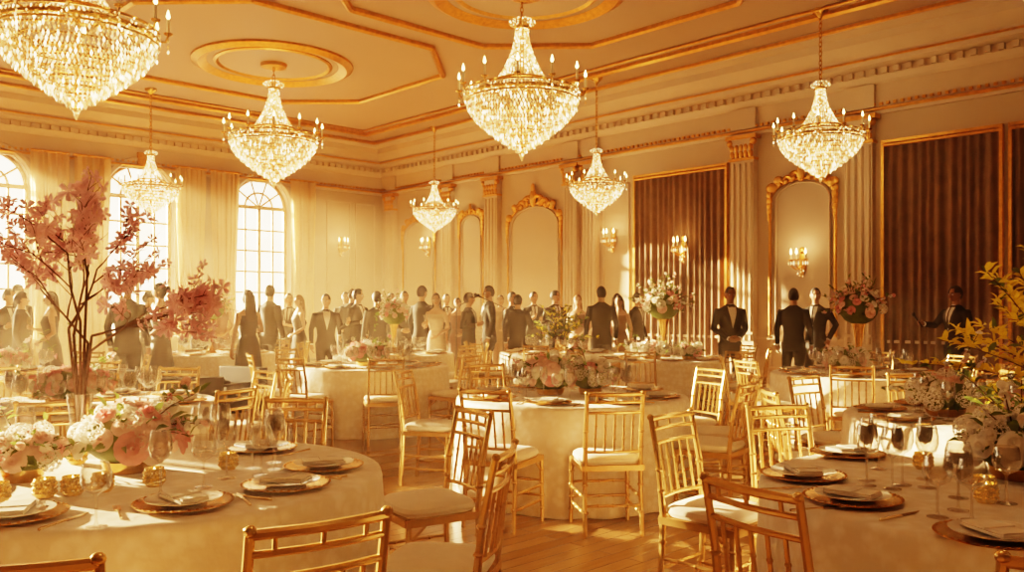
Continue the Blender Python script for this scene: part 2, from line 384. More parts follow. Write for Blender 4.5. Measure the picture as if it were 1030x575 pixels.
b = MB()   # panelling on the window wall
def wframe(q0, q1, z0, z1, w=.04):
    t = MB(); rframe(t, min(q0, q1), max(q0, q1), z0, z1, w, .04, 0)
    t.v = [(-y, x, z) for x, y, z in t.v]; b.add((t.v, t.f), 0)
wframe(-.3, -.95, 1.0, 4.5); wframe(-.3, -.95, .3, .8); wframe(-1.15, -1.9, 1.0, 4.5); wframe(-1.15, -1.9, .3, .8)
obj('trim_4', b.mesh('trim_4', [M_TRIM], False), RM)

def sconce(loc_room, plane):
    b = MB(); 
    b.add(ell((0, -.02, 0), (.07, .03, .2), 12, 8), 0); b.add(ell((0, -.04, .2), (.05, .03, .06), 8, 6), 0); b.add(ell((0, -.04, -.2), (.04, .03, .06), 8, 6), 0)
    for sg in (-1, 0, 1):
        d = .14 if sg else .2
        pts = [(0, -.03, -.05), (sg*.07, -.03-d*.5, -.12), (sg*.13, -.03-d, -.06), (sg*.13, -.03-d, .02)]
        b.add(tube(pts, .013, 6), 0); x, y = sg*.13, -.03-d
        b.add(lathe([(.0, 0), (.045, .02), (.05, .035), (.02, .035)], 12, (x, y, .01)), 0)
        b.add(tube([(x, y, .04), (x, y, .13)], .014, 8), 1); b.add(loft([(x, y, .13, .008, .008), (x, y, .16, .022, .022), (x, y, .20, .014, .014), (x, y, .235, .002, .002)], 8), 2)
        for k in range(6): b.add(octa((x+.045*cos(k*1.05), y+.045*sin(k*1.05), -.02), .012, .035), 3)
    for k in range(8): b.add(octa((.06*sin(k), -.09, -.1-.02*k), .012, .02), 3)
    M = RM @ Matrix.Translation(loc_room) @ (Matrix.Rotation(radians(90), 4, 'Z') if plane == 'W' else Matrix())
    o = obj('wall_sconce', b.mesh('wall_sconce', [M_GOLD, M_WAX, M_FLAME, M_CRYS]), M @ Matrix.Scale(1.1, 4))
    l = bpy.data.lights.new('sconce_light', 'POINT'); l.energy = 12; l.color = (1, .5, .2); l.shadow_soft_size = .08
    lo = bpy.data.objects.new('sconce_light', l); COL.objects.link(lo); lo.parent = o; lo.location = (0, -.28, .28)
for s, z in ((9.0, 2.95), (10.95, 2.65), (13.52, 2.28), (2.35, 3.15)): sconce((s, -.12 if s == 10.95 else -.04, z), 'R')
sconce((.04, -1.5, 3.2), 'W')

# ceiling mouldings
def poly_mould(name, pts, r=.06, z=H_CEIL-.03):
    b = MB(); P = pts+[pts[0]]
    for p, q in zip(P[:-1], P[1:]):
        b.add(tube([(p[0], p[1], z), (q[0], q[1], z)], r, 6), 0)
    for p in pts: b.add(ell((p[0], p[1], z), (r, r, r), 8, 6), 0)
    obj(name, b.mesh(name, [M_GOLD], True), RM)
def octo(s0, s1, q0, q1, c): return [(s0+c, q0), (s1-c, q0), (s1, q0+c), (s1, q1-c), (s1-c, q1), (s0+c, q1), (s0, q1-c), (s0, q0+c)]
k = 5
for (s0, s1, q0, q1, c, r) in ((3.4, 9.0, -10., -3.9, 1.3, .06), (9.7, 15.5, -8.8, -3.2, 1.4, .06), (9.8, 15.6, -15.4, -9.8, 1.4, .06), (16.6, 22.4, -8.8, -3.2, 1.4, .06), (16.6, 22.4, -15.4, -9.8, 1.4, .06),
        (1.7, 31, -22.3, -1.7, .02, .07), (2.0, 30.7, -22.0, -2.0, .02, .025)):
    poly_mould('trim_%d' % k, octo(s0, s1, q0, q1, c), r); k += 1
def medallion(s, q, R):
    b = MB()
    b.add(lathe([(R+.12, 0), (R+.12, -.04), (R, -.10), (R-.1, -.05), (R-.16, -.02)], 56), 0)
    b.add(lathe([(R*.80, 0), (R*.80, -.03), (R*.76, -.05), (R*.72, 0)], 56), 0)
    b.add(lathe([(R-.16, -.012), (.02, -.012)], 56), 1)
    b.add(lathe([(.26, 0), (.24, -.08), (.12, -.12), (.0, -.14)], 24), 0)
    obj('ceiling_medallion', b.mesh('ceiling_medallion', [M_GOLD, M_CEIL2]), RM @ Matrix.Translation((s, q, H_CEIL)))

# ------------------------------------------------------------ chandelier
rng = random.Random(5)
bf = MB(); bc = MB()
bf.add(torus(.88, .035, 0, 64, 8), 0); bf.add(torus(.90, .018, .08, 64, 6), 0); bf.add(torus(.90, .016, -.07, 64, 6), 0)
bf.add(torus(.42, .022, .25, 40, 8), 0); bf.add(torus(.11, .03, 1.1, 24, 8), 0)
bf.add(lathe([(0, 1.22), (.05, 1.2), (.07, 1.12), (.03, 1.04), (.03, .3), (.06, .2), (.02, .05), (.02, -.8), (.05, -.88), (0, -.92)], 14), 0)
for i in range(12):
    a = 2*pi*i/12; c, s_ = cos(a), sin(a)
    bf.add(tube([(.42*c, .42*s_, .25), (.6*c, .6*s_, .12), (.88*c, .88*s_, .02), (.97*c, .97*s_, .02), (1.0*c, 1.0*s_, .10)], .013, 6), 0)
    x, y = 1.0*c, 1.0*s_
    bf.add(lathe([(0, .09), (.045, .11), (.055, .13), (.02, .13)], 10, (x, y, 0)), 0)
    bf.add(tube([(x, y, .13), (x, y, .30)], .019, 8), 1)
    bf.add(loft([(x, y, .30, .008, .008), (x, y, .33, .026, .026), (x, y, .375, .016, .016), (x, y, .42, .002, .002)], 8), 2)
    for k in range(3): bc.add(octa((x, y, .04-.07*k), .018, .03))
for t, (R, z) in enumerate([(.90, .03), (.89, -.07), (.85, -.17), (.78, -.27), (.69, -.36), (.58, -.45), (.47, -.54), (.35, -.62), (.24, -.70), (.13, -.77), (.06, -.83)]):
    n = max(6, int(2*pi*R/.052)); bf.add(torus(R*.985, .013, z+.06, 48, 5), 0)
    for i in range(n):
        a = 2*pi*(i+.5*(t % 2))/n
        for kk in range(2):
            rr = R-kk*.03; bc.add(octa((rr*cos(a+kk*.03), rr*sin(a+kk*.03), z-.05*kk-.015), .019, .04))
for j in range(34):   # upper tent strands
    a = 2*pi*j/34
    for i in range(24):
        t = i/23; r = .10+.32*t**1.9; z = 1.08-.84*t; bc.add(octa((r*cos(a), r*sin(a), z), .017, .022))
for j in range(24):   # swags ring to tent
    a0 = 2*pi*j/24
    for i in range(12):
        t = i/11; r = .42+.46*t; z = .25-.22*t-.10*sin(pi*t); bc.add(octa((r*cos(a0), r*sin(a0), z), .014, .02))
for j in range(24):
    for i in range(9):
        t = i/8; a = 2*pi*(j+t)/24; bc.add(octa((.91*cos(a), .91*sin(a), .07-.13*sin(pi*t)), .014, .018))
for j in range(16):
    a = 2*pi*j/16
    for i in range(10):
        t = i/9; bc.add(octa(((.11+.1*sin(pi*t))*cos(a), (.11+.1*sin(pi*t))*sin(a), 1.12+.12*t), .012, .016))
bc.add(octa((0, 0, -.94), .04, .07)); 
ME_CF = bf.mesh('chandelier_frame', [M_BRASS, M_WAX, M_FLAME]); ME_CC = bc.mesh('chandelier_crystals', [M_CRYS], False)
def chandelier(X, Y, zr, sc, en, med=False):
    e = bpy.data.objects.new('crystal_chandelier', None); COL.objects.link(e); e.location = (X, Y, zr); e.rotation_euler = (0, 0, X*3)
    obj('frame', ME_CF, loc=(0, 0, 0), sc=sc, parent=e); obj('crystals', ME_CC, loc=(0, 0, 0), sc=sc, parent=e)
    b = MB(); z0 = 1.2*sc; z1 = H_CEIL-zr; n = max(2, int((z1-z0)/.07))
    for i in range(n):
        z = z0+(z1-z0)*(i+.5)/n; lk = torus(.025, .008, 0, 12, 5); M = Matrix.Translation((0, 0, z)) @ Matrix.Rotation((i % 2)*pi/2, 4, 'Z') @ Matrix.Rotation(pi/2, 4, 'X') @ Matrix.Diagonal((1, (z1-z0)/n*.5/.025*1.15, 1, 1)); b.add(lk, 0, M)
    b.add(lathe([(.13, z1), (.12, z1-.04), (.06, z1-.08), (.02, z1-.14)], 16), 0)
    obj('chain', b.mesh('chain', [M_BRASS]), loc=(0, 0, 0), parent=e)
    for zz, ee in ((.45*sc, .3), (-.25*sc, .7)):
        l = bpy.data.lights.new('chandelier_light', 'POINT'); l.energy = en*ee; l.color = (1, .58, .28); l.shadow_soft_size = .3*sc
        lo = bpy.data.objects.new('lamp', l); COL.objects.link(lo); lo.parent = e; lo.location = (0, 0, zz)
for X, Y, z, sc in ((-4.76, 9.3, 4.42, .93), (-4.62, 16.5, 4.68, .92), (.15, 12.9, 4.62, .96), (4.93, 13.6, 4.15, .72), (1.75, 17.6, 3.95, .62), (-2.04, 22.4, 4.0, .62), (-7.85, 18.5, 4.05, .64)):
    chandelier(X, Y, z, sc, 42*sc)
for s, q in ((19.5, -6), (19.5, -12.6), (26, -9)):  # chandeliers added out of view as fill light
    w = R2W(s, q); chandelier(w.x, w.y, 4.6, .93, 75)
medallion(6.0, -6.75, 1.4); medallion(12.05, -5.8, 1.4); medallion(11.2, -11.9, 1.4); medallion(19.5, -6, 1.4); medallion(19.5, -12.6, 1.4)

# ------------------------------------------------------------ chiavari chair (faces +Y)
def bamboo(b, p, q, r, rings=3, n=8):
    b.add(tube([p, q], r, n), 0); P, Q = Vector(p), Vector(q); d = (Q-P)
    for i in range(rings):
        t = (i+1)/(rings+1); c = P+d*t; u = d.normalized()*.008
        b.add(tube([c-u, c-u*.3, c+u*.3, c+u], [r, r*1.35, r*1.35, r], n), 0)
b = MB(); w = .19
for sx in (-1, 1):
    bamboo(b, (sx*(w+.005), .19, 0), (sx*w, .185, .43), .0145, 4)
    pts = [(sx*(w-.005), -.215, 0), (sx*(w-.01), -.195, .25), (sx*(w-.012), -.19, .45), (sx*(w-.012), -.215, .68), (sx*(w-.012), -.26, .90)]
    b.add(tube(pts, [.0145, .015, .016, .0145, .013], 8), 0); b.add(ell((sx*(w-.012), -.263, .905), (.017, .017, .015), 8, 6), 0)
    for z, y in ((.15, -.205), (.32, -.193), (.56, -.20), (.66, -.212)): b.add(tube([(sx*(w-.012), y, z-.009), (sx*(w-.012), y, z), (sx*(w-.012), y, z+.009)], [.015, .021, .015], 8), 0)
    bamboo(b, (sx*w, .19, .14), (sx*(w-.01), -.2, .14), .009, 3); bamboo(b, (sx*w, .19, .24), (sx*(w-.01), -.195, .24), .009, 3)
    b.add(box((sx*(w-.002), 0, .425), (.032, .40, .035)), 0)
    b.add(tube([(sx*w, .19, .33), (sx*w, .1, .405)], .008, 6), 0)
for y, z in ((.19, .17), (.19, .27), (-.2, .19)): bamboo(b, (-w, y, z), (w, y, z), .009, 3)
for y in (-.19, .19): b.add(box((0, y, .425), (.38, .032, .035)), 0)
def curved_rail(z, y, r): b.add(tube([(-w+.012+(2*w-.024)*i/8, y-.022*sin(pi*i/8), z) for i in range(9)], r, 8), 0)
curved_rail(.895, -.258, .014); curved_rail(.845, -.249, .010); curved_rail(.78, -.235, .010); curved_rail(.53, -.197, .010)
for i in range(1, 6):
    t = i/6; x = -w+.012+(2*w-.024)*t; o_ = -.022*sin(pi*t)
    bamboo(b, (x, -.197+o_, .53), (x, -.235+o_, .78), .0075, 2, 6)
for i in (1, 3, 5):
    t = i/6; x = -w+.012+(2*w-.024)*t; o_ = -.022*sin(pi*t); b.add(tube([(x, -.249+o_, .845), (x, -.258+o_, .895)], .007, 6), 0)
# cushion (superellipse puff)
def sup(t, e): return math.copysign(abs(t)**e, t)
v = []; f = []; n = 28; lay = [(.80, .44), (.98, .447), (1.03, .465), (1.0, .485), (.90, .497), (.6, .503), (.05, .505)]
for k, z in lay:
    for i in range(n):
        a = 2*pi*i/n; v.append((.195*k*sup(cos(a), .45), .195*k*sup(sin(a), .45), z))
for k in range(len(lay)-1):
    for i in range(n): f.append((k*n+i, k*n+(i+1) % n, (k+1)*n+(i+1) % n, (k+1)*n+i))
f.append(tuple((len(lay)-1)*n+i for i in range(n)))
b.add((v, f), 1)
ME_CHAIR = b.mesh('chiavari_chair', [M_CHAIR, M_CUSH])
def chair(X, Y, tx, ty):
    dx, dy = tx-X, ty-Y; return obj('chiavari_chair', ME_CHAIR, loc=(X, Y, 0), rz=atan2(-dx, dy))

# ------------------------------------------------------------ tableware
def wineglass(h, rb, name):
    b = MB(); fr = .62*rb/.04*.058
    p = [(0, .0), (.034, 0), (.034, .003), (.008, .008), (.004, .02), (.004, h*.48), (.010, h*.52), (rb*.8, h*.60), (rb, h*.72), (rb*.96, h*.86), (rb*.80, h), (rb*.77, h), (rb*.92, h*.86), (rb*.95, h*.72), (rb*.74, h*.615), (.0, h*.55)]
    b.add(lathe(p, 18), 0); return b.mesh(name, [M_GLASS])
ME_WG = wineglass(.235, .042, 'wine_glass'); ME_GOB = wineglass(.20, .047, 'water_goblet'); ME_FL = wineglass(.25, .030, 'champagne_flute')
b = MB(); b.add(lathe([(0, 0), (.10, .002), (.165, .014), (.168, .018), (.16, .018), (.10, .008), (0, .008)], 40), 0)
for i in range(40): a = 2*pi*i/40; b.add(ell((.162*cos(a), .162*sin(a), .018), (.006, .006, .004), 6, 4), 0)
ME_CHG = b.mesh('gold_charger_plate', [M_BRASS])
b = MB(); b.add(lathe([(0, 0), (.07, 0), (.08, .006), (.125, .018), (.127, .021), (.12, .020), (.075, .010), (0, .010)], 36), 0); ME_PLT = b.mesh('dinner_plate', [M_PLATE])
b = MB(); b.add(box((0, 0, .006), (.10, .17, .008)), 0); b.add(box((.004, .004, .013), (.09, .165, .006)), 0); b.add(box((0, 0, .017), (.105, .035, .005)), 0)
ME_NAP = b.mesh('folded_napkin', [M_NAP], False)
b = MB()
b.add(tube([(0, -.10, .003), (0, 0, .004), (0, .03, .004)], [.005, .003, .003], 6), 0); b.add(box((0, .035, .004), (.022, .02, .003)), 0)
for i in range(4): b.add(box((-.009+.006*i, .07, .004), (.003, .055, .003)), 0)
ME_FORK = b.mesh('dinner_fork', [M_SILV])
b = MB(); b.add(tube([(0, -.11, .003), (0, 0, .004)], [.006, .004], 6), 0); b.add(([(-.008, 0, .002), (.006, 0, .002), (.009, .07, .002), (-.004, .11, .002), (-.008, 0, .005), (.004, 0, .005), (.006, .07, .005), (-.004, .11, .005)], [(0, 3, 2, 1), (4, 5, 6, 7), (0, 1, 5, 4), (1, 2, 6, 5), (2, 3, 7, 6), (3, 0, 4, 7)]), 0)
ME_KNIFE = b.mesh('dinner_knife', [M_SILV])
b = MB(); b.add(lathe([(0, 0), (.028, 0), (.035, .01), (.038, .04), (.036, .07), (.033, .07), (.033, .02), (0, .015)], 18), 0)
for i in range(18):
    for z in (.02, .035, .05): a = 2*pi*(i+.5*(z == .035))/18; b.add(octa((.038*cos(a), .038*sin(a), z), .006, .008), 0)
b.add(tube([(0, 0, .015), (0, 0, .045)], .027, 14), 1); b.add(loft([(0, 0, .045, .003, .003), (0, 0, .055, .007, .007), (0, 0, .072, .001, .001)], 8), 2)
ME_VOT = b.mesh('votive_candle', [M_VOTIVE, M_WAX, M_FLAME])
# single joined setting for far tables (local +Y toward table centre)
def dupe_into(b, me, M, off):
    b.add(([tuple(v.co) for v in me.vertices], [tuple(p.vertices) for p in me.polygons]), off, M)
b = MB(); T = Matrix.Translation
dupe_into(b, ME_CHG, T((0, 0, 0)), 0); dupe_into(b, ME_PLT, T((0, 0, .012)), 1); dupe_into(b, ME_NAP, T((0, 0, .024)), 2)
dupe_into(b, ME_WG, T((.10, .22, 0)), 3); dupe_into(b, ME_GOB, T((.0, .24, 0)), 3); dupe_into(b, ME_FL, T((-.10, .22, 0)), 3)
dupe_into(b, ME_FORK, T((-.21, 0, 0)), 0); dupe_into(b, ME_KNIFE, T((.21, 0, 0)), 0)
ME_SET = b.mesh('place_setting', [M_BRASS, M_PLATE, M_NAP, M_GLASS], True, 30)

# ------------------------------------------------------------ flowers
def frame_to(n):
    n = Vector(n).normalized(); return n.to_track_quat('Z', 'Y').to_matrix().to_4x4()
def rose(b, c, n, s, mat, rg):
    M = T(c) @ frame_to(n) @ Matrix.Rotation(rg.random()*6, 4, 'Z')
    for k in range(4):
        m = 3+2*k
        for i in range(m):
            ph = 2*pi*i/m+k*.7; hw = pi/m*1.35; v = []
            for vv in range(4):
                t = vv/3; r = s*((.10+.22*k)*sin(t*pi/2)**.8+(.10*k*t*t)); z = s*(.75-.10*k)*t-(s*.16*k*t*t)-.1*s
                for u in (-1, -.35, .35, 1):
                    a = ph+u*hw*(.55+.45*sin(pi*min(t+.15, 1)*.62)); rr = r*(1-.08*abs(u)); v.append((rr*cos(a), rr*sin(a), z-abs(u)*s*.07*t))
            b.add((v, [(r_*4+q, r_*4+q+1, (r_+1)*4+q+1, (r_+1)*4+q) for r_ in range(3) for q in range(3)]), mat, M)
def hydrangea(b, c, n, s, mat, rg, N=70):
    for i in range(N):
        z = 1-1.6*(i+.5)/N; a = i*2.4; rr = sqrt(max(0, 1-z*z)); d = Vector((rr*cos(a), rr*sin(a), z)); M = T(Vector(c)+frame_to(n).to_3x3() @ (d*s)) @ frame_to(n) @ frame_to(d) @ Matrix.Rotation(rg.random()*3, 4, 'Z')
        p = s*.30
        for j in range(4):
            w_ = j*pi/2; b.add(([(0, 0, 0), (p*.55*cos(w_-.6), p*.55*sin(w_-.6), p*.15), (p*cos(w_), p*sin(w_), p*.05), (p*.55*cos(w_+.6), p*.55*sin(w_+.6), p*.15)], [(0, 1, 2, 3)]), mat, M)
def leaf(b, c, d, L, w, mat, rg):
    M = T(c) @ Vector(d).normalized().to_track_quat('Y', 'Z').to_matrix().to_4x4() @ Matrix.Rotation(rg.uniform(-1, 1), 4, 'Y')
    b.add(([(0, 0, 0), (w*.8, L*.35, .15*w), (w*.6, L*.7, -.0), (0, L, -.25*L), (-w*.6, L*.7, 0), (-w*.8, L*.35, .15*w), (0, L*.35, -.1*w), (0, L*.7, -.08*L)], [(0, 1, 6), (0, 6, 5), (6, 1, 2, 7), (5, 6, 7, 4), (7, 2, 3), (4, 7, 3)]), mat, M)
def dome(b, c, R, H, nf, pal, rg, fs=.045, nl=40, spray=0):
    cx, cy, cz = c
    b.add(ell((cx, cy, cz+H*.42), (R*.78, R*.78, H*.40), 14, 8), 3)
    for i in range(nf):
        z = 1-1.25*(i+.5)/nf; a = i*2.399+rg.random()*.5; rr = sqrt(max(0, 1-z*z)); d = Vector((rr*cos(a), rr*sin(a), z))
        kf = rg.uniform(.92, 1.1)
        p = (cx+d.x*R*.85*kf, cy+d.y*R*.85*kf, cz+H*.42+d.z*H*.48*kf); m = rg.choice(pal); s = fs*rg.uniform(.75, 1.25)
        if m == 0 and rg.random() < .5: hydrangea(b, p, d, s*1.1, m, rg, 46)
        else: rose(b, p, d+Vector((0, 0, .25)), s*1.25, m, rg)
    for i in range(nl):
        a = rg.random()*2*pi; z = rg.uniform(-.5, .9); rr = sqrt(1-z*z); d = Vector((rr*cos(a), rr*sin(a), z+.1))
        leaf(b, (cx+d.x*R*.78, cy+d.y*R*.78, cz+H*.42+d.z*H*.42), d, fs*rg.uniform(1.3, 2.2), fs*.4, 3, rg)
    for i in range(spray):
        a = rg.random()*2*pi; el = rg.uniform(.0, 1.3); d = Vector((cos(a)*cos(el), sin(a)*cos(el), sin(el))); p0 = Vector((cx, cy, cz+H*.4)); L = R*rg.uniform(1.1, 1.9)
        p1 = p0+d*L*.6; p2 = p0+d*L+Vector((0, 0, -.12*L*cos(el))); b.add(tube([p0, p1, p2], [.004, .003, .002], 5), 4)
        for k in range(7):
            t = .55+.45*k/6; q = p0.lerp(p2, t); dd = Vector((rg.uniform(-1, 1), rg.uniform(-1, 1), rg.uniform(-.4, 1)))
            if rg.random() < .4: rose(b, q, dd, fs*.5, rg.choice(pal), rg)
            else: leaf(b, q, dd, fs*1.3, fs*.35, 3, rg)
def centerpiece(X, Y, z, R, H, seed, pal=(0, 0, 1, 2), nf=34, fs=.04):
    rg = random.Random(seed); b = MB()
    b.add(lathe([(0, 0), (R*.38, 0), (R*.45, .02), (R*.48, .05), (R*.42, .05), (0, .03)], 20), 5)
    dome(b, (0, 0, .03), R, H, nf, pal, rg, fs, 26, 5)
    return obj('floral_centerpiece', b.mesh('floral_centerpiece', FLOR, True, 60), loc=(X, Y, z))
def tall_mesh(seed, pal, H=.55, R=.26, gl=True):
    rg = random.Random(seed); b = MB()
    b.add(lathe([(0, 0), (.085, 0), (.08, .02), (.03, .05), (.022, .12), (.03, .25), (.06, H-.08), (.085, H), (.075, H), (.0, H-.06)], 20), 5)
    for i in range(6): a = i*1.05; b.add(tube([(.07*cos(a), .07*sin(a), .02), (.012*cos(a), .012*sin(a), .14), (.05*cos(a), .05*sin(a), H-.1)], .006, 5), 5)
    dome(b, (0, 0, H-.06), R, R*1.75, 38, pal, rg, .042, 50, 34)
    return b.mesh('tall_flower_arrangement', FLOR, True, 60)
TALL_A = tall_mesh(3, (0, 0, 1, 2, 2)); TALL_B = tall_mesh(8, (0, 0, 1, 2), .5, .25)

# ------------------------------------------------------------ tables
def cloth_mesh(seed, R=.9, drop=True):
    rg = random.Random(seed); n = 144; v = []; f = []; ph = [rg.random()*6 for _ in range(4)]
    rows = [(.02, .75), (.45, .75), (.85*R/.9, .75), (R-.012, .749), (R, .742), (R+.006, .72)]+[(None, .72-.715*t/9) for t in range(1, 10)]
    for k, (r, z) in enumerate(rows):
        for i in range(n):
            a = 2*pi*i/n
            if r is None:
                t = (.72-z)/.72; fold = (sin(13*a+ph[0]+.6*sin(3*a))*.55+sin(22*a+ph[1])*.3+sin(7*a+ph[2])*.3)
                rr = R+.006+t*.035+fold*.034*t**.8
            else: rr = r
            v.append((rr*cos(a), rr*sin(a), max(z, .004)))
    for k in range(len(rows)-1):
        for i in range(n): f.append((k*n+i, k*n+(i+1) % n, (k+1)*n+(i+1) % n, (k+1)*n+i))
    f = [tuple(reversed(q)) for q in f]; f.append(tuple(range(n)))
    b = MB(); b.add((v, f), 0)
    return b.mesh('round_banquet_table', [M_CLOTH], True, 50)
CL = [cloth_mesh(i) for i in range(4)]
TB = {1: (-1.45, 3.5), 2: (1.87, 3.2), 3: (.47, 6.7), 4: (3.05, 5.35), 5: (3.66, 8.95), 6: (2.03, 11.6), 7: (-1.67, 10.2), 8: (-3.06, 6.1), 9: (.70, 13.3), 10: (-4.56, 13.), 11: (-5.3, 8.8), 12: (-1.79, 12.9), 13: (5.6, 7.0)}
for i, (X, Y) in TB.items(): obj('round_banquet_table', CL[i % 4], loc=(X, Y, 0), rz=i*.7)
def settings(i, n, ph=0, r=.68):
    X, Y = TB[i]
    for k in range(n):
        a = ph+2*pi*k/n; obj('place_setting', ME_SET, loc=(X+r*cos(a), Y+r*sin(a), .7505), rz=a+pi/2)
def ring_chairs(i, angs, r=1.16):
    X, Y = TB[i]
    for a in angs:
        a = radians(a); chair(X+r*cos(a), Y+r*sin(a), X, Y)
TZ = .7505
for i, n, ph in ((5, 8, .2), (6, 8, 0), (7, 8, .3), (8, 8, .1), (9, 8, .2), (10, 8, 0), (11, 8, .1), (12, 8, .4), (13, 8, 0)): settings(i, n, ph)
settings(3, 8, radians(-108), .68); settings(4, 8, radians(-120), .68)
def put(me, pts, z=TZ, rz=None, name=None):
    for p in pts: obj(name or me.name, me, loc=(p[0], p[1], z), rz=(p[2] if len(p) > 2 else 0) if rz is None else rz)
# table 1 (front left)
for (x, y, a) in ((-1.13, 2.93, .3), (-.80, 3.62, 1.4), (-.86, 3.24, .9), (-1.62, 2.76, -.2), (-1.2, 4.08, 2.6), (-2.12, 3.2, -1.3)):
    obj('gold_charger_plate', ME_CHG, loc=(x, y, TZ))
    obj('dinner_plate', ME_PLT, loc=(x, y, TZ+.010)); obj('folded_napkin', ME_NAP, loc=(x, y, TZ+.024), rz=a+.5)
    dx, dy = -1.45-x, 3.5-y; L = sqrt(dx*dx+dy*dy); dx /= L; dy /= L; rz = atan2(-dx, dy)
    put(ME_FORK, [(x-dy*.205, y+dx*.205)], rz=rz); put(ME_KNIFE, [(x+dy*.20, y-dx*.20)], rz=rz)
put(ME_GOB, [(-1.29, 2.64), (-1.17, 3.23), (-1.02, 3.46), (-1.52, 4.15)]); put(ME_WG, [(-1.14, 3.40), (-1.05, 3.75), (-1.0, 3.6), (-1.36, 3.95), (-1.45, 4.04), (-2.2, 3.85), (-1.28, 3.10)]); put(ME_FL, [(-1.1, 3.62), (-1.3, 3.84)])
put(ME_VOT, [(-1.80, 2.98), (-1.68, 3.06), (-1.52, 3.16), (-1.37, 3.26), (-1.60, 3.10), (-1.2, 3.6), (-1.9, 3.72)])
centerpiece(-1.60, 3.56, TZ, .235, .27, 11, (0, 1, 2, 2, 0), 40, .045); centerpiece(-1.93, 3.36, TZ, .165, .18, 12, (0, 0, 1, 2), 28, .036)
# table 2 (front right)
for (x, y, a) in ((1.2, 3.0, .8), (1.55, 3.93, 2), (1.42, 2.50, .2), (1.17, 3.42, 0)):
    obj('gold_charger_plate', ME_CHG, loc=(x, y, TZ)); obj('dinner_plate', ME_PLT, loc=(x, y, TZ+.010)); obj('folded_napkin', ME_NAP, loc=(x, y, TZ+.024), rz=a)
put(ME_WG, [(1.36, 3.26), (1.43, 3.20), (1.50, 3.27), (1.57, 3.22), (1.55, 3.6)]); put(ME_FL, [(1.40, 3.36), (1.64, 3.38)]); put(ME_GOB, [(1.385, 2.77), (1.5, 2.86), (1.47, 2.72), (1.6, 3.05), (1.72, 2.96)])
put(ME_VOT, [(1.66, 2.98), (1.72, 3.10), (1.74, 3.6)])
put(ME_FORK, [(1.03, 2.88), (1.0, 3.2)], rz=-1.3); put(ME_KNIFE, [(1.27, 2.78)], rz=-1.0)
centerpiece(2.02, 3.40, TZ, .22, .24, 21, (0,), 34, .045)
# greenery with the white flowers
def greens(name, X, Y, z, seed, n, L, mat, dirs=None, lw=.018, lk=1., mixp=.3, dens=16):
    rg = random.Random(seed); b = MB()
    b.add(lathe([(0, 0), (.05, 0), (.07, .06), (.05, .15), (.06, .19), (.05, .19), (0, .1)], 18), 5)
    for i in range(n):
        a = rg.uniform(*dirs) if dirs else rg.random()*6.28; el = rg.uniform(.35, 1.35); l = L*rg.uniform(.6, 1); d = Vector((cos(a)*cos(el), sin(a)*cos(el), sin(el)))
        pts = [Vector((0, 0, .12))+d*l*t+Vector((0, 0, -.25*l*t*t*cos(el))) for t in (0, .25, .5, .75, 1)]; b.add(tube(pts, [.005, .004, .0035, .003, .002], 5), 4)
        for k in range(int(dens*l/.5)):
            t = .25+.75*rg.random(); p = pts[0].lerp(pts[-1], t)+Vector((0, 0, .06*l*sin(pi*t))); dd = Vector((rg.uniform(-1, 1), rg.uniform(-1, 1), rg.uniform(-.5, .8)))+d*.6
            leaf(b, p, dd, rg.uniform(.06, .11)*lk, lw, 9-mat if rg.random() < mixp else mat, rg)
    obj(name, b.mesh(name, FLOR, True, 60), loc=(X, Y, z))
greens('greenery_vase', 2.30, 3.84, TZ, 31, 20, .42, 3, None, .013, .8)
greens('yellow_leaf_branch_vase', 3.45, 5.12, TZ, 33, 28, 1.2, 6, None, .022, 1.0, .06, 22)
centerpiece(2.75, 5.4, TZ, .25, .25, 22, (0, 0, 0, 2), 34, .043); centerpiece(3.0, 5.0, TZ, .2, .22, 23, (0, 0, 0, 0, 2), 28, .04)
centerpiece(.30, 6.72, TZ, .24, .30, 24, (0, 0, 1, 2, 2), 34, .045); centerpiece(.62, 6.75, TZ, .2, .27, 27, (0, 0, 1), 30, .043)
centerpiece(3.45, 8.75, TZ, .25, .25, 25, (0, 2, 0, 0), 34, .045); centerpiece(1.88, 11.45, TZ, .28, .22, 26, (0, 0, 2), 34, .045); centerpiece(2.35, 11.3, TZ, .2, .2, 29, (0, 0, 1), 24, .045)
centerpiece(-1.72, 10.1, TZ, .28, .28, 28, (0, 1, 2, 0), 36, .048); centerpiece(-3.1, 6.0, TZ, .28, .26, 30, (1, 2, 0, 1), 36, .045); centerpiece(-5.2, 8.7, TZ, .25, .25, 34, (0, 1, 2), 30, .045)
obj('tall_flower_arrangement', TALL_A, loc=(3.78, 9.28, TZ), sc=1.0); obj('tall_flower_arrangement', TALL_B, loc=(2.12, 11.9, TZ), rz=2, sc=1.15)
obj('tall_flower_arrangement', TALL_B, loc=(-1.79, 12.9, TZ), rz=1, sc=.95); obj('tall_flower_arrangement', TALL_A, loc=(-4.6, 13.0, TZ), rz=4, sc=1.0)
greens('tall_leaf_arrangement', .72, 13.3, TZ, 40, 22, .8, 3, None, .026)

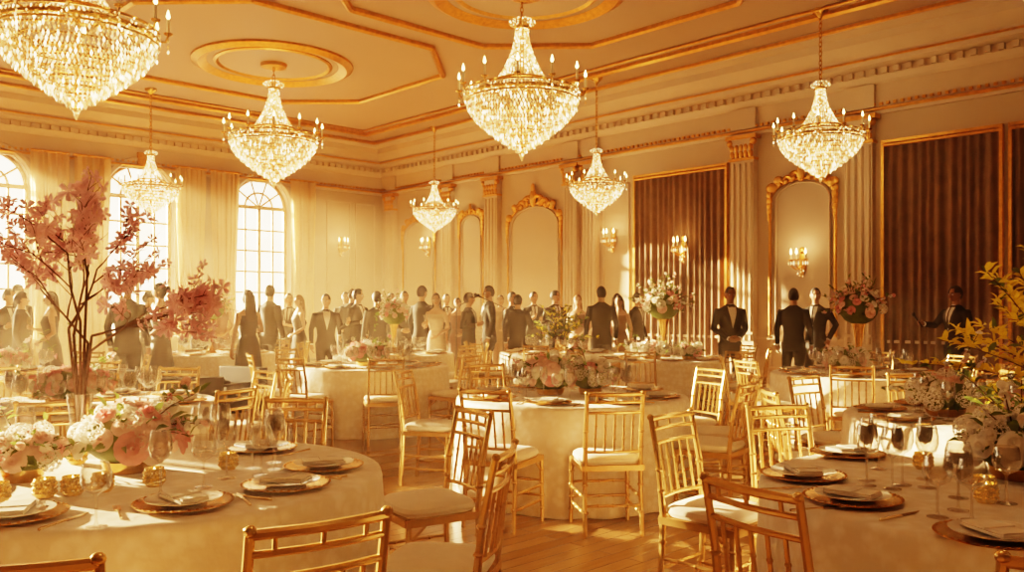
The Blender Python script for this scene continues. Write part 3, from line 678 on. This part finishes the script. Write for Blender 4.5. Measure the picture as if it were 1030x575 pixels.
# chairs
chair(-.62, 2.32, -1.3, 3.3); chair(-1.10, 2.0, -1.4, 3.3); chair(-.28, 3.22, -1.45, 3.45); chair(-.42, 4.22, -1.45, 3.6)
chair(-1.28, 4.68, -1.4, 3.5); chair(-2.35, 4.72, -1.7, 3.7)
chair(.92, 2.66, 1.9, 3.3); chair(1.30, 1.98, 1.7, 3.0); chair(1.50, 4.34, 1.8, 3.2); chair(.98, 4.05, 1.75, 3.3)
ring_chairs(3, (-117, -83, -35, -5, 28, 75, 120, 165)); ring_chairs(4, (178, 125, 85, 45)); ring_chairs(5, (-160, -115, 170, 130, 60, 20, -20, -62))
ring_chairs(6, (-150, -110, -60, -20, 20, 160, 100)); ring_chairs(7, (-155, -118, -75, -30, 5, 40, 90, 150)); ring_chairs(8, (10, 45, -25, 85, 130, -70))
ring_chairs(9, (-150, -105, 180)); ring_chairs(10, (20, 60, 200)); ring_chairs(11, (-20, -60, 30, 80)); ring_chairs(12, (-35, 180, 0)); ring_chairs(13, (90, 130, 175, 50))

# black lounge armchairs
b = MB()
def rbox(c, s, mat=0):
    v, f = box(c, s); b.add((v, f), mat)
rbox((0, .03, .25), (.58, .60, .2)); rbox((0, -.28, .40), (.74, .14, .56)); rbox((-.33, .02, .33), (.12, .66, .36)); rbox((.33, .02, .33), (.12, .66, .36)); rbox((0, .05, .39), (.52, .54, .1))
for sx in (-.3, .3):
    for sy in (-.28, .28): b.add(tube([(sx, sy, 0), (sx, sy, .16)], .02, 8), 1)
ME_ARM = b.mesh('black_armchair', [M_BLACK, M_BRASS], False)
for X, Y, r in ((-3.6, 9.5, .3), (-4.3, 10.5, -.4), (-3.6, 10.7, 2.6), (-5.2, 10.4, 1.2)):
    o = obj('black_armchair', ME_ARM, loc=(X, Y, 0), rz=r); m = o.modifiers.new('bev', 'BEVEL'); m.width = .03; m.segments = 3

# ------------------------------------------------------------ blossom branches in glass vase
rg = random.Random(41); b = MB()
b.add(lathe([(0, 0), (.055, 0), (.06, .01), (.05, .05), (.045, .16), (.06, .28), (.056, .28), (.04, .16), (.045, .05), (0, .03)], 20), 1)
tips = []
def grow(p, d, L, r, dep):
    n = 4; pts = [p]; rad = [r]
    for i in range(n):
        d = (d+Vector((rg.uniform(-.16, .16), rg.uniform(-.16, .16), rg.uniform(-.06, .08)))).normalized(); pts.append(pts[-1]+d*L/n); rad.append(r*(1-.4*(i+1)/n))
    b.add(tube(pts, rad, 6), 0)
    if dep <= 1:
        for q in pts[1:]: tips.append((q.copy(), d.copy()))
    if dep > 0:
        for i in range(3):
            k = (4, 3, 2)[i]; dd = (d+Vector((rg.uniform(-.85, .85), rg.uniform(-.85, .85), rg.uniform(-.45, .45)))).normalized(); grow(pts[k], dd, L*rg.uniform(.55, .78), r*.62, dep-1)
for k, dr in enumerate(((.95, .1, .70), (-.80, .1, .70), (.30, -.3, .95), (.65, .35, 1.0), (-.35, .15, 1.0), (1.0, -.1, .30), (.05, .3, 1.0))):
    x0 = .02*cos(k*1.3); y0 = .02*sin(k*1.3); hh = .48+.035*k if k != 5 else .55
    p1 = Vector((x0*2.5, y0*2.5, hh)); b.add(tube([(x0*.5, y0*.5, .03), (x0, y0, .3), p1], [.006, .007, .0065], 7), 0)
    grow(p1, Vector(dr).normalized(), .32, .0065, 3)
for (p, d) in tips:
    if rg.random() < .66: continue
    c = p+Vector((rg.uniform(-.02, .02), rg.uniform(-.02, .02), rg.uniform(-.02, .02))); n = Vector((rg.uniform(-1, 1), rg.uniform(-1, 1), rg.uniform(-.5, 1))); s = rg.uniform(.026, .044)
    M = T(c) @ frame_to(n) @ Matrix.Rotation(rg.random()*6, 4, 'Z')
    for i in range(5):
        a = i*2*pi/5; ca, sa = cos(a), sin(a)
        q = [(0, 0, 0), (s*.5*cos(a-.5), s*.5*sin(a-.5), s*.3), (s*cos(a-.3), s*sin(a-.3), s*.42), (s*1.05*ca, s*1.05*sa, s*.35), (s*cos(a+.3), s*sin(a+.3), s*.42), (s*.5*cos(a+.5), s*.5*sin(a+.5), s*.3)]
        b.add((q, [(0, 1, 2, 3), (0, 3, 4, 5)]), 2, M)
obj('blossom_branch_vase', b.mesh('blossom_branch_vase', [M_STEM, M_GLASS, M_BLOS]), loc=(-2.02, 3.98, TZ))

# ------------------------------------------------------------ people
M_SKIN = [pmat('skin_%d' % i, c, .5, noise=.05, nscale=12) for i, c in enumerate(((.50, .27, .17), (.30, .14, .08), (.56, .34, .23)))]
M_SUIT = [pmat('suit_wool_%d' % i, c, .8, noise=.15, nscale=60) for i, c in enumerate(((.010, .008, .008), (.014, .011, .010), (.022, .016, .014)))]
M_TROU = pmat('trouser_wool', (.009, .008, .007), .8, noise=.15, nscale=60)
M_SHIRT = pmat('white_shirt', (.78, .72, .64), .7, noise=.03, nscale=20)
M_SHOE = pmat('shoe_leather', (.012, .01, .01), .3, noise=.1, nscale=20)
M_HAIR = [pmat('hair_%d' % i, c, .55, noise=.3, nscale=50) for i, c in enumerate(((.010, .006, .004), (.04, .018, .008), (.20, .10, .04)))]
M_EYE = pmat('eye_white', (.8, .76, .7), .3); M_DARK = pmat('black_satin', (.01, .008, .008), .3); M_LIP = pmat('lips', (.42, .13, .09), .5)
M_DRESS = [pmat('dress_fabric_%d' % i, c, .65, noise=.12, nscale=14, sheen=.2) for i, c in enumerate(((.016, .012, .010), (.60, .48, .36), (.18, .06, .04), (.26, .16, .10)))]

def hand(b, w, d, palm, sgn, sc=1.):
    """w wrist, d finger direction, palm = palm normal, sgn side"""
    d = Vector(d).normalized(); p = Vector(palm); p = (p-d*p.dot(d)).normalized(); x = d.cross(p)*sgn
    w = Vector(w)
    def P(a, c, e): return w+(x*a+d*c+p*e)*sc
    b.add(tube([P(0, -.02, 0), P(0, .02, 0), P(0, .06, .003), P(0, .09, .005)], [.026*sc, .032*sc, .036*sc, .030*sc], 10), 2)
    for i, (o, L) in enumerate(((-.027, .068), (-.009, .078), (.009, .072), (.027, .056))):
        b.add(tube([P(o, .075, .003), P(o, .085+L*.35, .008), P(o, .085+L*.68, .026), P(o, .085+L*.85, .05)], [.010*sc, .0095*sc, .0085*sc, .007*sc], 6), 2)
    b.add(tube([P(-.028, .02, .004), P(-.05, .045, .018), P(-.052, .075, .035)], [.013*sc, .011*sc, .008*sc], 6), 2)

ARMS = {'side': ((.25, .03, 1.15), (.255, -.05, .90), (.0, -.15, -1), (-1, 0, 0)),
        'clasp': ((.25, .03, 1.14), (.085, -.17, 1.0), (-1, -.15, -.25), (0, 1, .2)),
        'drink': ((.24, .03, 1.15), (.17, -.21, 1.19), (-.45, -.8, .35), (-.8, .5, 0)),
        'gest': ((.27, -.02, 1.17), (.33, -.24, 1.25), (.1, -.8, .5), (-.3, .2, .9)),
        'pocket': ((.30, .07, 1.18), (.21, -.01, .96), (-.1, -.2, -1), (-1, 0, 0)),
        'reach': ((.23, -.15, 1.22), (.16, -.39, 1.24), (-.1, -1, .15), (-1, 0, .2))}
def human(name, sex, pose, dress=None, hair='short', stance=0, tux=False, prop=None, tilt=0):
    body = MB(); k = 1. if sex == 'm' else .84
    if sex == 'm':
        tor = [(0, .01, .80, .172, .125), (0, .005, .92, .17, .12), (0, 0, 1.06, .153, .108), (0, -.005, 1.2, .17, .118), (0, -.005, 1.33, .19, .122), (0, 0, 1.41, .185, .105), (0, .005, 1.46, .13, .08), (0, .01, 1.50, .07, .065)]
    else:
        tor = [(0, .01, .86, .160, .118), (0, .01, .93, .165, .12), (0, 0, 1.08, .118, .09), (0, -.012, 1.2, .135, .11), (0, -.022, 1.27, .142, .122), (0, -.005, 1.36, .145, .095), (0, .0, 1.42, .12, .075), (0, .01, 1.46, .06, .055)]
    body.add(loft(tor, 24), 0)
    body.add(tube([(0, .012, 1.44), (0, .005, 1.52), (0, -.005, 1.60)], [.062*k, .053*k, .052*k], 12), 2)
    am = 0 if sex == 'm' else 2
    hands = MB(); sx0 = .185*k
    for sgn, pn in ((1, pose[0]), (-1, pose[1])):
        e, w_, hd, pm = ARMS[pn]; kk = (k+.04) if sex == 'f' else 1
        E = Vector((e[0]*kk*sgn, e[1], e[2])); Wr = Vector((w_[0]*kk*sgn, w_[1], w_[2])); S = Vector((sx0*sgn, 0, 1.405 if sex == 'm' else 1.38)); zk = 0 if sex == 'm' else -.02
        E.z += zk; Wr.z += zk
        r = (.064, .058, .048, .045, .037) if sex == 'm' else (.044, .040, .033, .032, .022)
        body.add(tube([S+Vector((-.05*sgn, 0, -.01)), S, S.lerp(E, .5), E, E.lerp(Wr, .4), Wr], [r[0]*.9, r[0], r[1]*.92, r[2], r[3], r[4]], 12), am)
        if sex == 'm': hands.add(tube([Wr-(Wr-E).normalized()*.005, Wr+(Wr-E).normalized()*.018], .033, 12), 3)
        D = Vector((hd[0]*sgn, hd[1], hd[2])); PM = Vector((pm[0]*sgn, pm[1], pm[2]))
        hands_w = Wr+(Wr-E).normalized()*.012
        hand(hands, hands_w, D, PM, sgn, .95*(1 if sex == 'm' else .88))
        if pn == 'drink' and prop == 'glass':
            dupe_into(hands, ME_FL, T(hands_w+D.normalized()*.09+PM.normalized()*.03+Vector((0, 0, -.10))), 9)
        if pn == 'reach' and prop == 'mic':
            c = hands_w+D.normalized()*.09+PM.normalized()*.02; hands.add(tube([c+Vector((0, .05, -.06)), c+Vector((0, -.09, .10))], .012, 8), 7); hands.add(ell(tuple(c+Vector((0, -.10, .115))), (.026, .026, .03), 8, 6), 7)
    feet = ((.10, -.0), (-.10, .0)) if stance == 0 else ((.13, -.10), (-.09, .05)) if stance == 1 else ((.10, -.24), (-.09, .22))
    for (fx, fy) in feet:
        fx *= k; hx = .09*k*(1 if fx > 0 else -1)
        lm = 1 if sex == 'm' else 2
        kn = (fx*.98, fy*.5-.025, .50)
        r = (.098, .088, .066, .058, .054) if sex == 'm' else (.085, .075, .050, .045, .030)
        body.add(tube([(hx, .01, .93), (hx*1.02, .0, .76), kn, (fx, fy*.85+.012, .30), (fx, fy+.02, .09)], r, 14), lm)
        sh = 4
        body.add(loft([(fx, fy-.035, .004, .046*k, .135*k), (fx, fy-.035, .03, .046*k, .13*k), (fx, fy-.01, .06, .040*k, .09*k), (fx, fy+.02, .10, .034, .045)], 14), sh)
    if dress:
        if dress == 'long': rg_ = [(0, .01, .02, .30, .27), (0, .01, .35, .235, .21), (0, .01, .7, .185, .15), (0, .01, .93, .170, .125), (0, 0, 1.07, .124, .095)]
        else: rg_ = [(0, .01, .48, .21, .18), (0, .01, .7, .19, .155), (0, .01, .93, .170, .125), (0, 0, 1.07, .124, .095)]
        n = 48; v, f = loft(rg_, n)
        v = [(x*(1+.05*sin(14*atan2(y, x))*(1-min(z, 1))), y*(1+.05*sin(14*atan2(y, x))*(1-min(z, 1))), z) for x, y, z in v]
        body.add((v, f), 0)
    # union into one continuous surface
    tmp = bpy.data.objects.new('tmp', body.mesh('tmp', [], False)); COL.objects.link(tmp)
    md = tmp.modifiers.new('r', 'REMESH'); md.mode = 'VOXEL'; md.voxel_size = .015
    sm = tmp.modifiers.new('s', 'SMOOTH'); sm.iterations = 3; sm.factor = .5
    dg = bpy.context.evaluated_depsgraph_get(); ev = tmp.evaluated_get(dg); me = ev.to_mesh()
    V = [tuple(v.co) for v in me.vertices]; F = [tuple(p.vertices) for p in me.polygons]; ev.to_mesh_clear()
    bpy.data.objects.remove(tmp)
    tree = BVHTree.FromPolygons([Vector(p) for p in body.v], body.f)
    out = MB(); out.v = V; out.f = F
    for q in F:
        c = sum((Vector(V[i]) for i in q), Vector())/len(q); hit = tree.find_nearest(c); m = body.m[hit[2]]
        if sex == 'f' and m == 0 and c.z > 1.36: m = 2
        if sex == 'f' and dress and m == 2 and c.z > .55 and c.z < 1.0 and abs(c.x) < .17 and abs(c.y) < .15: m = 0
        out.m.append(m)
    out.add((hands.v, hands.f), 0); out.m[-len(hands.m):] = hands.m
    if sex == 'm':   # shirt front, lapels, tie following the chest
        def surf(x, z, off):
            for (a, c) in zip(tor[:-1], tor[1:]):
                if a[2] <= z <= c[2]:
                    t = (z-a[2])/(c[2]-a[2]); rx = a[3]+(c[3]-a[3])*t; ry = a[4]+(c[4]-a[4])*t; cy = a[1]+(c[1]-a[1])*t
                    return (x, cy-ry*sqrt(max(.02, 1-(x/rx)**2))-off, z)
            return (x, -.06, z)
        def patch(xl, xr, z0, z1, off, mat, rows=8):
            v = []; f = []
            for r_ in range(rows+1):
                z = z0+(z1-z0)*r_/rows; a, c = xl(z), xr(z)
                for q in range(4): v.append(surf(a+(c-a)*q/3, z, off))
            for r_ in range(rows):
                for q in range(3): f.append((r_*4+q, r_*4+q+1, r_*4+q+5, r_*4+q+4))
            out.add((v, f), mat)
        zb = 1.14; W = lambda z: .062*min(1, max(0, (z-zb)/.26))
        patch(lambda z: -W(z), lambda z: W(z), zb, 1.475, .010, 3)
        for sg in (-1, 1): patch(lambda z: sg*W(z), lambda z: sg*(W(z)+.042*min(1, (z-zb+.04)/.16)*(1 if z < 1.42 else .5)), zb-.03, 1.465, .014, 7)
        out.add(lathe([(.056, 1.47), (.057, 1.505), (.053, 1.515)], 16, (0, .004, 0)), 3)
        if tux:
            for sg in (-1, 1): out.add(([(0, -.085, 1.475), (sg*.05, -.08, 1.498), (sg*.052, -.078, 1.455), (0, -.092, 1.485), (0, -.092, 1.468)], [(0, 1, 2), (3, 1, 2, 4)]), 7)
            out.add(ell((0, -.09, 1.476), (.012, .01, .013), 8, 6), 7)
        else: patch(lambda z: -.012-.012*max(0, 1-(z-zb)/.25), lambda z: .012+.012*max(0, 1-(z-zb)/.25), zb+.04, 1.475, .017, 7)
    # head
    hd = MB(); v, f = ell((0, 0, 0), (1, 1, 1), 24, 18); nv = []
    for x, y, z in v:
        X, Y, Z = .074*x, .094*y, .118*z
        if z < 0:
            X *= 1-.30*(-z)**1.4; Y *= (1-.42*(-z)) if y > 0 else 1-.05*(-z)
        if y < 0: Y *= .93
        nv.append((X, Y, Z))
    hd.add((nv, f), 2)
    hd.add(loft([(0, -.092, -.036, .017, .010), (0, -.099, -.030, .016, .016), (0, -.092, -.005, .009, .012), (0, -.083, .018, .007, .008)], 8), 2)
    for sg in (-1, 1):
        hd.add(ell((sg*.030, -.077, 0), (.014, .010, .008), 10, 6), 6); hd.add(ell((sg*.030, -.0855, 0), (.006, .003, .006), 8, 5), 7)
        hd.add(tube([(sg*.014, -.087, .018), (sg*.030, -.086, .023), (sg*.046, -.074, .018)], .0035, 5), 5)
        hd.add(ell((sg*.074, .008, -.005), (.009, .018, .030), 8, 6), 2)
    hd.add(ell((0, -.080, -.060), (.024, .008, .0055), 10, 5), 8); hd.add(ell((0, -.079, -.068), (.018, .008, .005), 10, 5), 8)
    v, f = ell((0, 0, 0), (1, 1, 1), 24, 18); hv = []
    for x, y, z in v:
        X, Y, Z = .083*x, .106*y, .130*z
        if z < 0: Y *= 1-.30*(-z) if y > 0 else 1; X *= 1-.15*(-z)
        hv.append((X, Y+.004, Z))
    hf = []
    for q in f:
        c = sum((Vector(v[i]) for i in q), Vector())/len(q)
        if c.z > .62 or (c.z > .22 and c.y > -.62) or (c.y > .12 and c.z > (-.55 if hair == 'short' else -.8)) or (c.z > -.1 and c.y > -.12 and c.z > 0): hf.append(q)
        elif hair != 'short' and c.y > -.25 and c.z > -.7: hf.append(q)
    hd.add((hv, hf), 5)
    if hair == 'long':
        hd.add(loft([(0, .06, .04, .080, .045), (0, .07, -.08, .088, .050), (0, .085, -.20, .095, .045), (0, .09, -.32, .085, .035), (0, .085, -.38, .05, .02)], 16), 5)
    if hair == 'bun': hd.add(ell((0, .115, .035), (.045, .042, .045), 12, 8), 5)
    M = T((0, -.008, 1.650 if sex == 'm' else 1.605)) @ Matrix.Rotation(radians(tilt), 4, 'Z') @ Matrix.Scale(1.0 if sex == 'm' else .94, 4)
    hd2 = [tuple(M @ Vector(p)) for p in hd.v]; o = len(out.v); out.v = list(out.v)+hd2; out.f = list(out.f)+[tuple(i+o for i in q) for q in hd.f]; out.m += hd.m
    return out
def pmesh(mbld, name, cloth, skin, hairm, trou=M_TROU):
    return mbld.mesh(name, [cloth, trou, skin, M_SHIRT, M_SHOE, hairm, M_EYE, M_DARK, M_LIP, M_GLASS], True, 50)
H = {}
H['tux'] = human('tux', 'm', ('clasp', 'clasp'), tux=True)
H['side'] = human('side', 'm', ('side', 'side'), stance=1, tilt=12)
H['walk'] = human('walk', 'm', ('side', 'gest'), stance=2)
H['drink'] = human('drink', 'm', ('pocket', 'drink'), prop='glass', tilt=25)
H['gest'] = human('gest', 'm', ('gest', 'side'), stance=1, tux=True, tilt=-20)
H['mic'] = human('mic', 'm', ('side', 'reach'), prop='mic', stance=1, tux=False)
H['wlong'] = human('wlong', 'f', ('clasp', 'drink'), dress='long', hair='long', prop='glass', tilt=15)
H['wshort'] = human('wshort', 'f', ('side', 'drink'), dress='short', hair='long', stance=1, prop='glass')
H['wbun'] = human('wbun', 'f', ('clasp', 'side'), dress='long', hair='bun', tilt=-15)
PM = {}
def person(kind, X, Y, face, cl=0, sk=0, hr=0, sc=1.0):
    """face: degrees, 0 = toward camera (-Y), 90 = toward +X"""
    key = (kind, cl, sk, hr); fem = kind[0] == 'w' and kind != 'walk'; nm = 'woman_in_dress' if fem else ('man_in_tuxedo' if kind in ('tux', 'gest') else 'man_in_suit')
    if key not in PM: PM[key] = pmesh(H[kind], nm, (M_DRESS if fem else M_SUIT)[cl], M_SKIN[sk], M_HAIR[hr])
    return obj(nm, PM[key], loc=(X, Y, 0), rz=radians(face), sc=sc)
for a in (
    ('drink', -7.45, 12.6, 60, 0, 0, 0, .97), ('side', -6.98, 12.1, 110, 1, 0, 0, .94), ('wlong', -6.5, 12.0, -60, 0, 2, 1, .97), ('side', -5.13, 11.35, 175, 0, 0, 0, 1.03), ('wbun', -4.98, 12.05, -70, 0, 0, 0, 1.04),
    ('walk', -5.6, 15.3, 40, 1, 0, 1, .95), ('wlong', -5.15, 15.0, 20, 2, 2, 1), ('wshort', -3.63, 11.7, -130, 0, 2, 1, .98), ('side', -4.10, 14.4, 150, 0, 0, 0, 1.03), ('drink', -4.30, 16.4, 0, 1, 0, 0, .97), ('wlong', -3.80, 15.2, -60, 0, 2, 2, .97), ('gest', -3.06, 14.0, 20, 1, 0, 0, .94),
    ('side', -3.12, 16.6, 180, 0, 0, 1, 1.02), ('drink', -2.68, 14.8, 60, 0, 2, 0, 1.0), ('side', -2.30, 14.5, 215, 1, 0, 0, .97), ('tux', -2.15, 17.0, 20, 0, 0, 0), ('walk', -1.58, 14.9, 140, 0, 0, 0, 1.03), ('wlong', -1.28, 14.4, -20, 1, 2, 1, .98), ('wbun', -1.05, 16.4, 10, 2, 0, 0, .95),
    ('drink', -.74, 14.6, 70, 0, 0, 0, .96), ('side', -.40, 14.9, -80, 0, 1, 0, 1.03), ('gest', .0, 16.0, 60, 0, 0, 0, .98), ('walk', .10, 14.7, 160, 1, 0, 0, .94), ('drink', .82, 16.2, 30, 0, 0, 0), ('wlong', 1.16, 15.0, -20, 3, 2, 2, .97), ('side', 1.52, 14.5, 185, 0, 0, 0, 1.02),
    ('wshort', 1.88, 14.9, -30, 3, 2, 1, .96), ('side', 2.35, 16.0, 50, 1, 0, 0, .97), ('wlong', 2.05, 16.6, 10, 2, 0, 1), ('tux', 3.24, 12.65, 5, 0, 1, 0, .99), ('side', 4.30, 13.0, 150, 0, 0, 0, .98), ('drink', 4.78, 13.4, -40, 0, 0, 0, .99), ('mic', 6.05, 11.6, -75, 0, 1, 0, .98),
    ('side', -5.9, 13.8, 100, 0, 0, 0, .96), ('drink', -7.9, 13.6, 70, 0, 0, 0, 1.02), ('tux', -3.5, 17.9, 0, 0, 0, 0), ('walk', -1.4, 18.2, 20, 0, 0, 0, .98), ('drink', .45, 17.6, 10, 1, 0, 0), ('wbun', -.25, 18.6, 10, 3, 0, 1), ('side', -2.7, 19, 30, 0, 0, 0, 1.0)):
    person(*a)
# microphone stands
b = MB(); b.add(lathe([(0, 0), (.14, 0), (.14, .02), (.02, .03)], 20), 0); b.add(tube([(0, 0, .02), (0, 0, 1.45)], .01, 8), 0); b.add(tube([(.25, 0, 1.35), (0, 0, 1.45), (-.45, 0, 1.65)], .008, 8), 0); b.add(ell((-.47, 0, 1.66), (.03, .03, .03), 8, 6), 0); b.add(tube([(-.36, 0, 1.61), (-.45, 0, 1.65)], [.012, .018], 8), 0)
ME_MIC = b.mesh('microphone_stand', [M_DARK])
obj('microphone_stand', ME_MIC, loc=(-1.0, 15.3, 0), rz=2.6); obj('microphone_stand', ME_MIC, loc=(-.15, 14.3, 0), rz=.2)

# ------------------------------------------------------------ haze
b = MB(); b.add(box((S1/2-.0, Q1/2, H_CEIL/2), (S1-.02, -Q1-.02, H_CEIL-.02)))
m = bpy.data.materials.new('golden_haze'); t = nt(m); t.nodes.clear(); o = t.nodes.new('ShaderNodeOutputMaterial'); vs = t.nodes.new('ShaderNodeVolumeScatter')
vs.inputs['Density'].default_value = .0095; vs.inputs['Anisotropy'].default_value = .5; vs.inputs['Color'].default_value = (1, .78, .54, 1); t.links.new(vs.outputs[0], o.inputs['Volume'])
obj('room_haze', b.mesh('room_haze', [m], False), RM)

# ------------------------------------------------------------ lights
def sun(name, az_q, elev, strength, color, ang=.6):
    d = Vector((cos(radians(az_q)), sin(radians(az_q)), -math.tan(radians(elev)))); d = RM.to_3x3() @ d
    l = bpy.data.lights.new(name, 'SUN'); l.energy = strength; l.color = color; l.angle = radians(ang)
    o = bpy.data.objects.new(name, l); COL.objects.link(o); o.rotation_mode = 'QUATERNION'; o.rotation_quaternion = d.to_track_quat('-Z', 'Y')
sun('sun', 19, 10.4, 80, (1, .58, .26), .6)
# spots added outside the three visible windows, in place of sun shafts
for q in (-3.9, -7.1, -10.3):
    p0 = R2W(-6.5, q-1.5, 6.9); p1 = R2W(0, q, 3.3)
    l = bpy.data.lights.new('window_floodlight', 'SPOT'); l.energy = 230000; l.color = (1, .57, .24); l.spot_size = radians(34); l.spot_blend = .2; l.shadow_soft_size = .05
    o = bpy.data.objects.new('window_floodlight', l); COL.objects.link(o); o.location = p0; o.rotation_mode = 'QUATERNION'; o.rotation_quaternion = (p1-p0).to_track_quat('-Z', 'Y')
W = bpy.data.worlds.new('world'); SC.world = W; W.use_nodes = True
W.node_tree.nodes['Background'].inputs['Color'].default_value = (1, .78, .5, 1); W.node_tree.nodes['Background'].inputs['Strength'].default_value = 2

# ------------------------------------------------------------ camera
cam = bpy.data.cameras.new('camera'); co = bpy.data.objects.new('camera', cam); COL.objects.link(co); co.location = (0, 0, 1.43); co.rotation_euler = (radians(90), 0, 0)
cam.lens = 29.92; cam.sensor_width = 36; cam.shift_y = .0218; cam.clip_end = 200; SC.camera = co
SC.view_settings.view_transform = 'Filmic'; SC.view_settings.look = 'High Contrast'; SC.view_settings.exposure = -.1
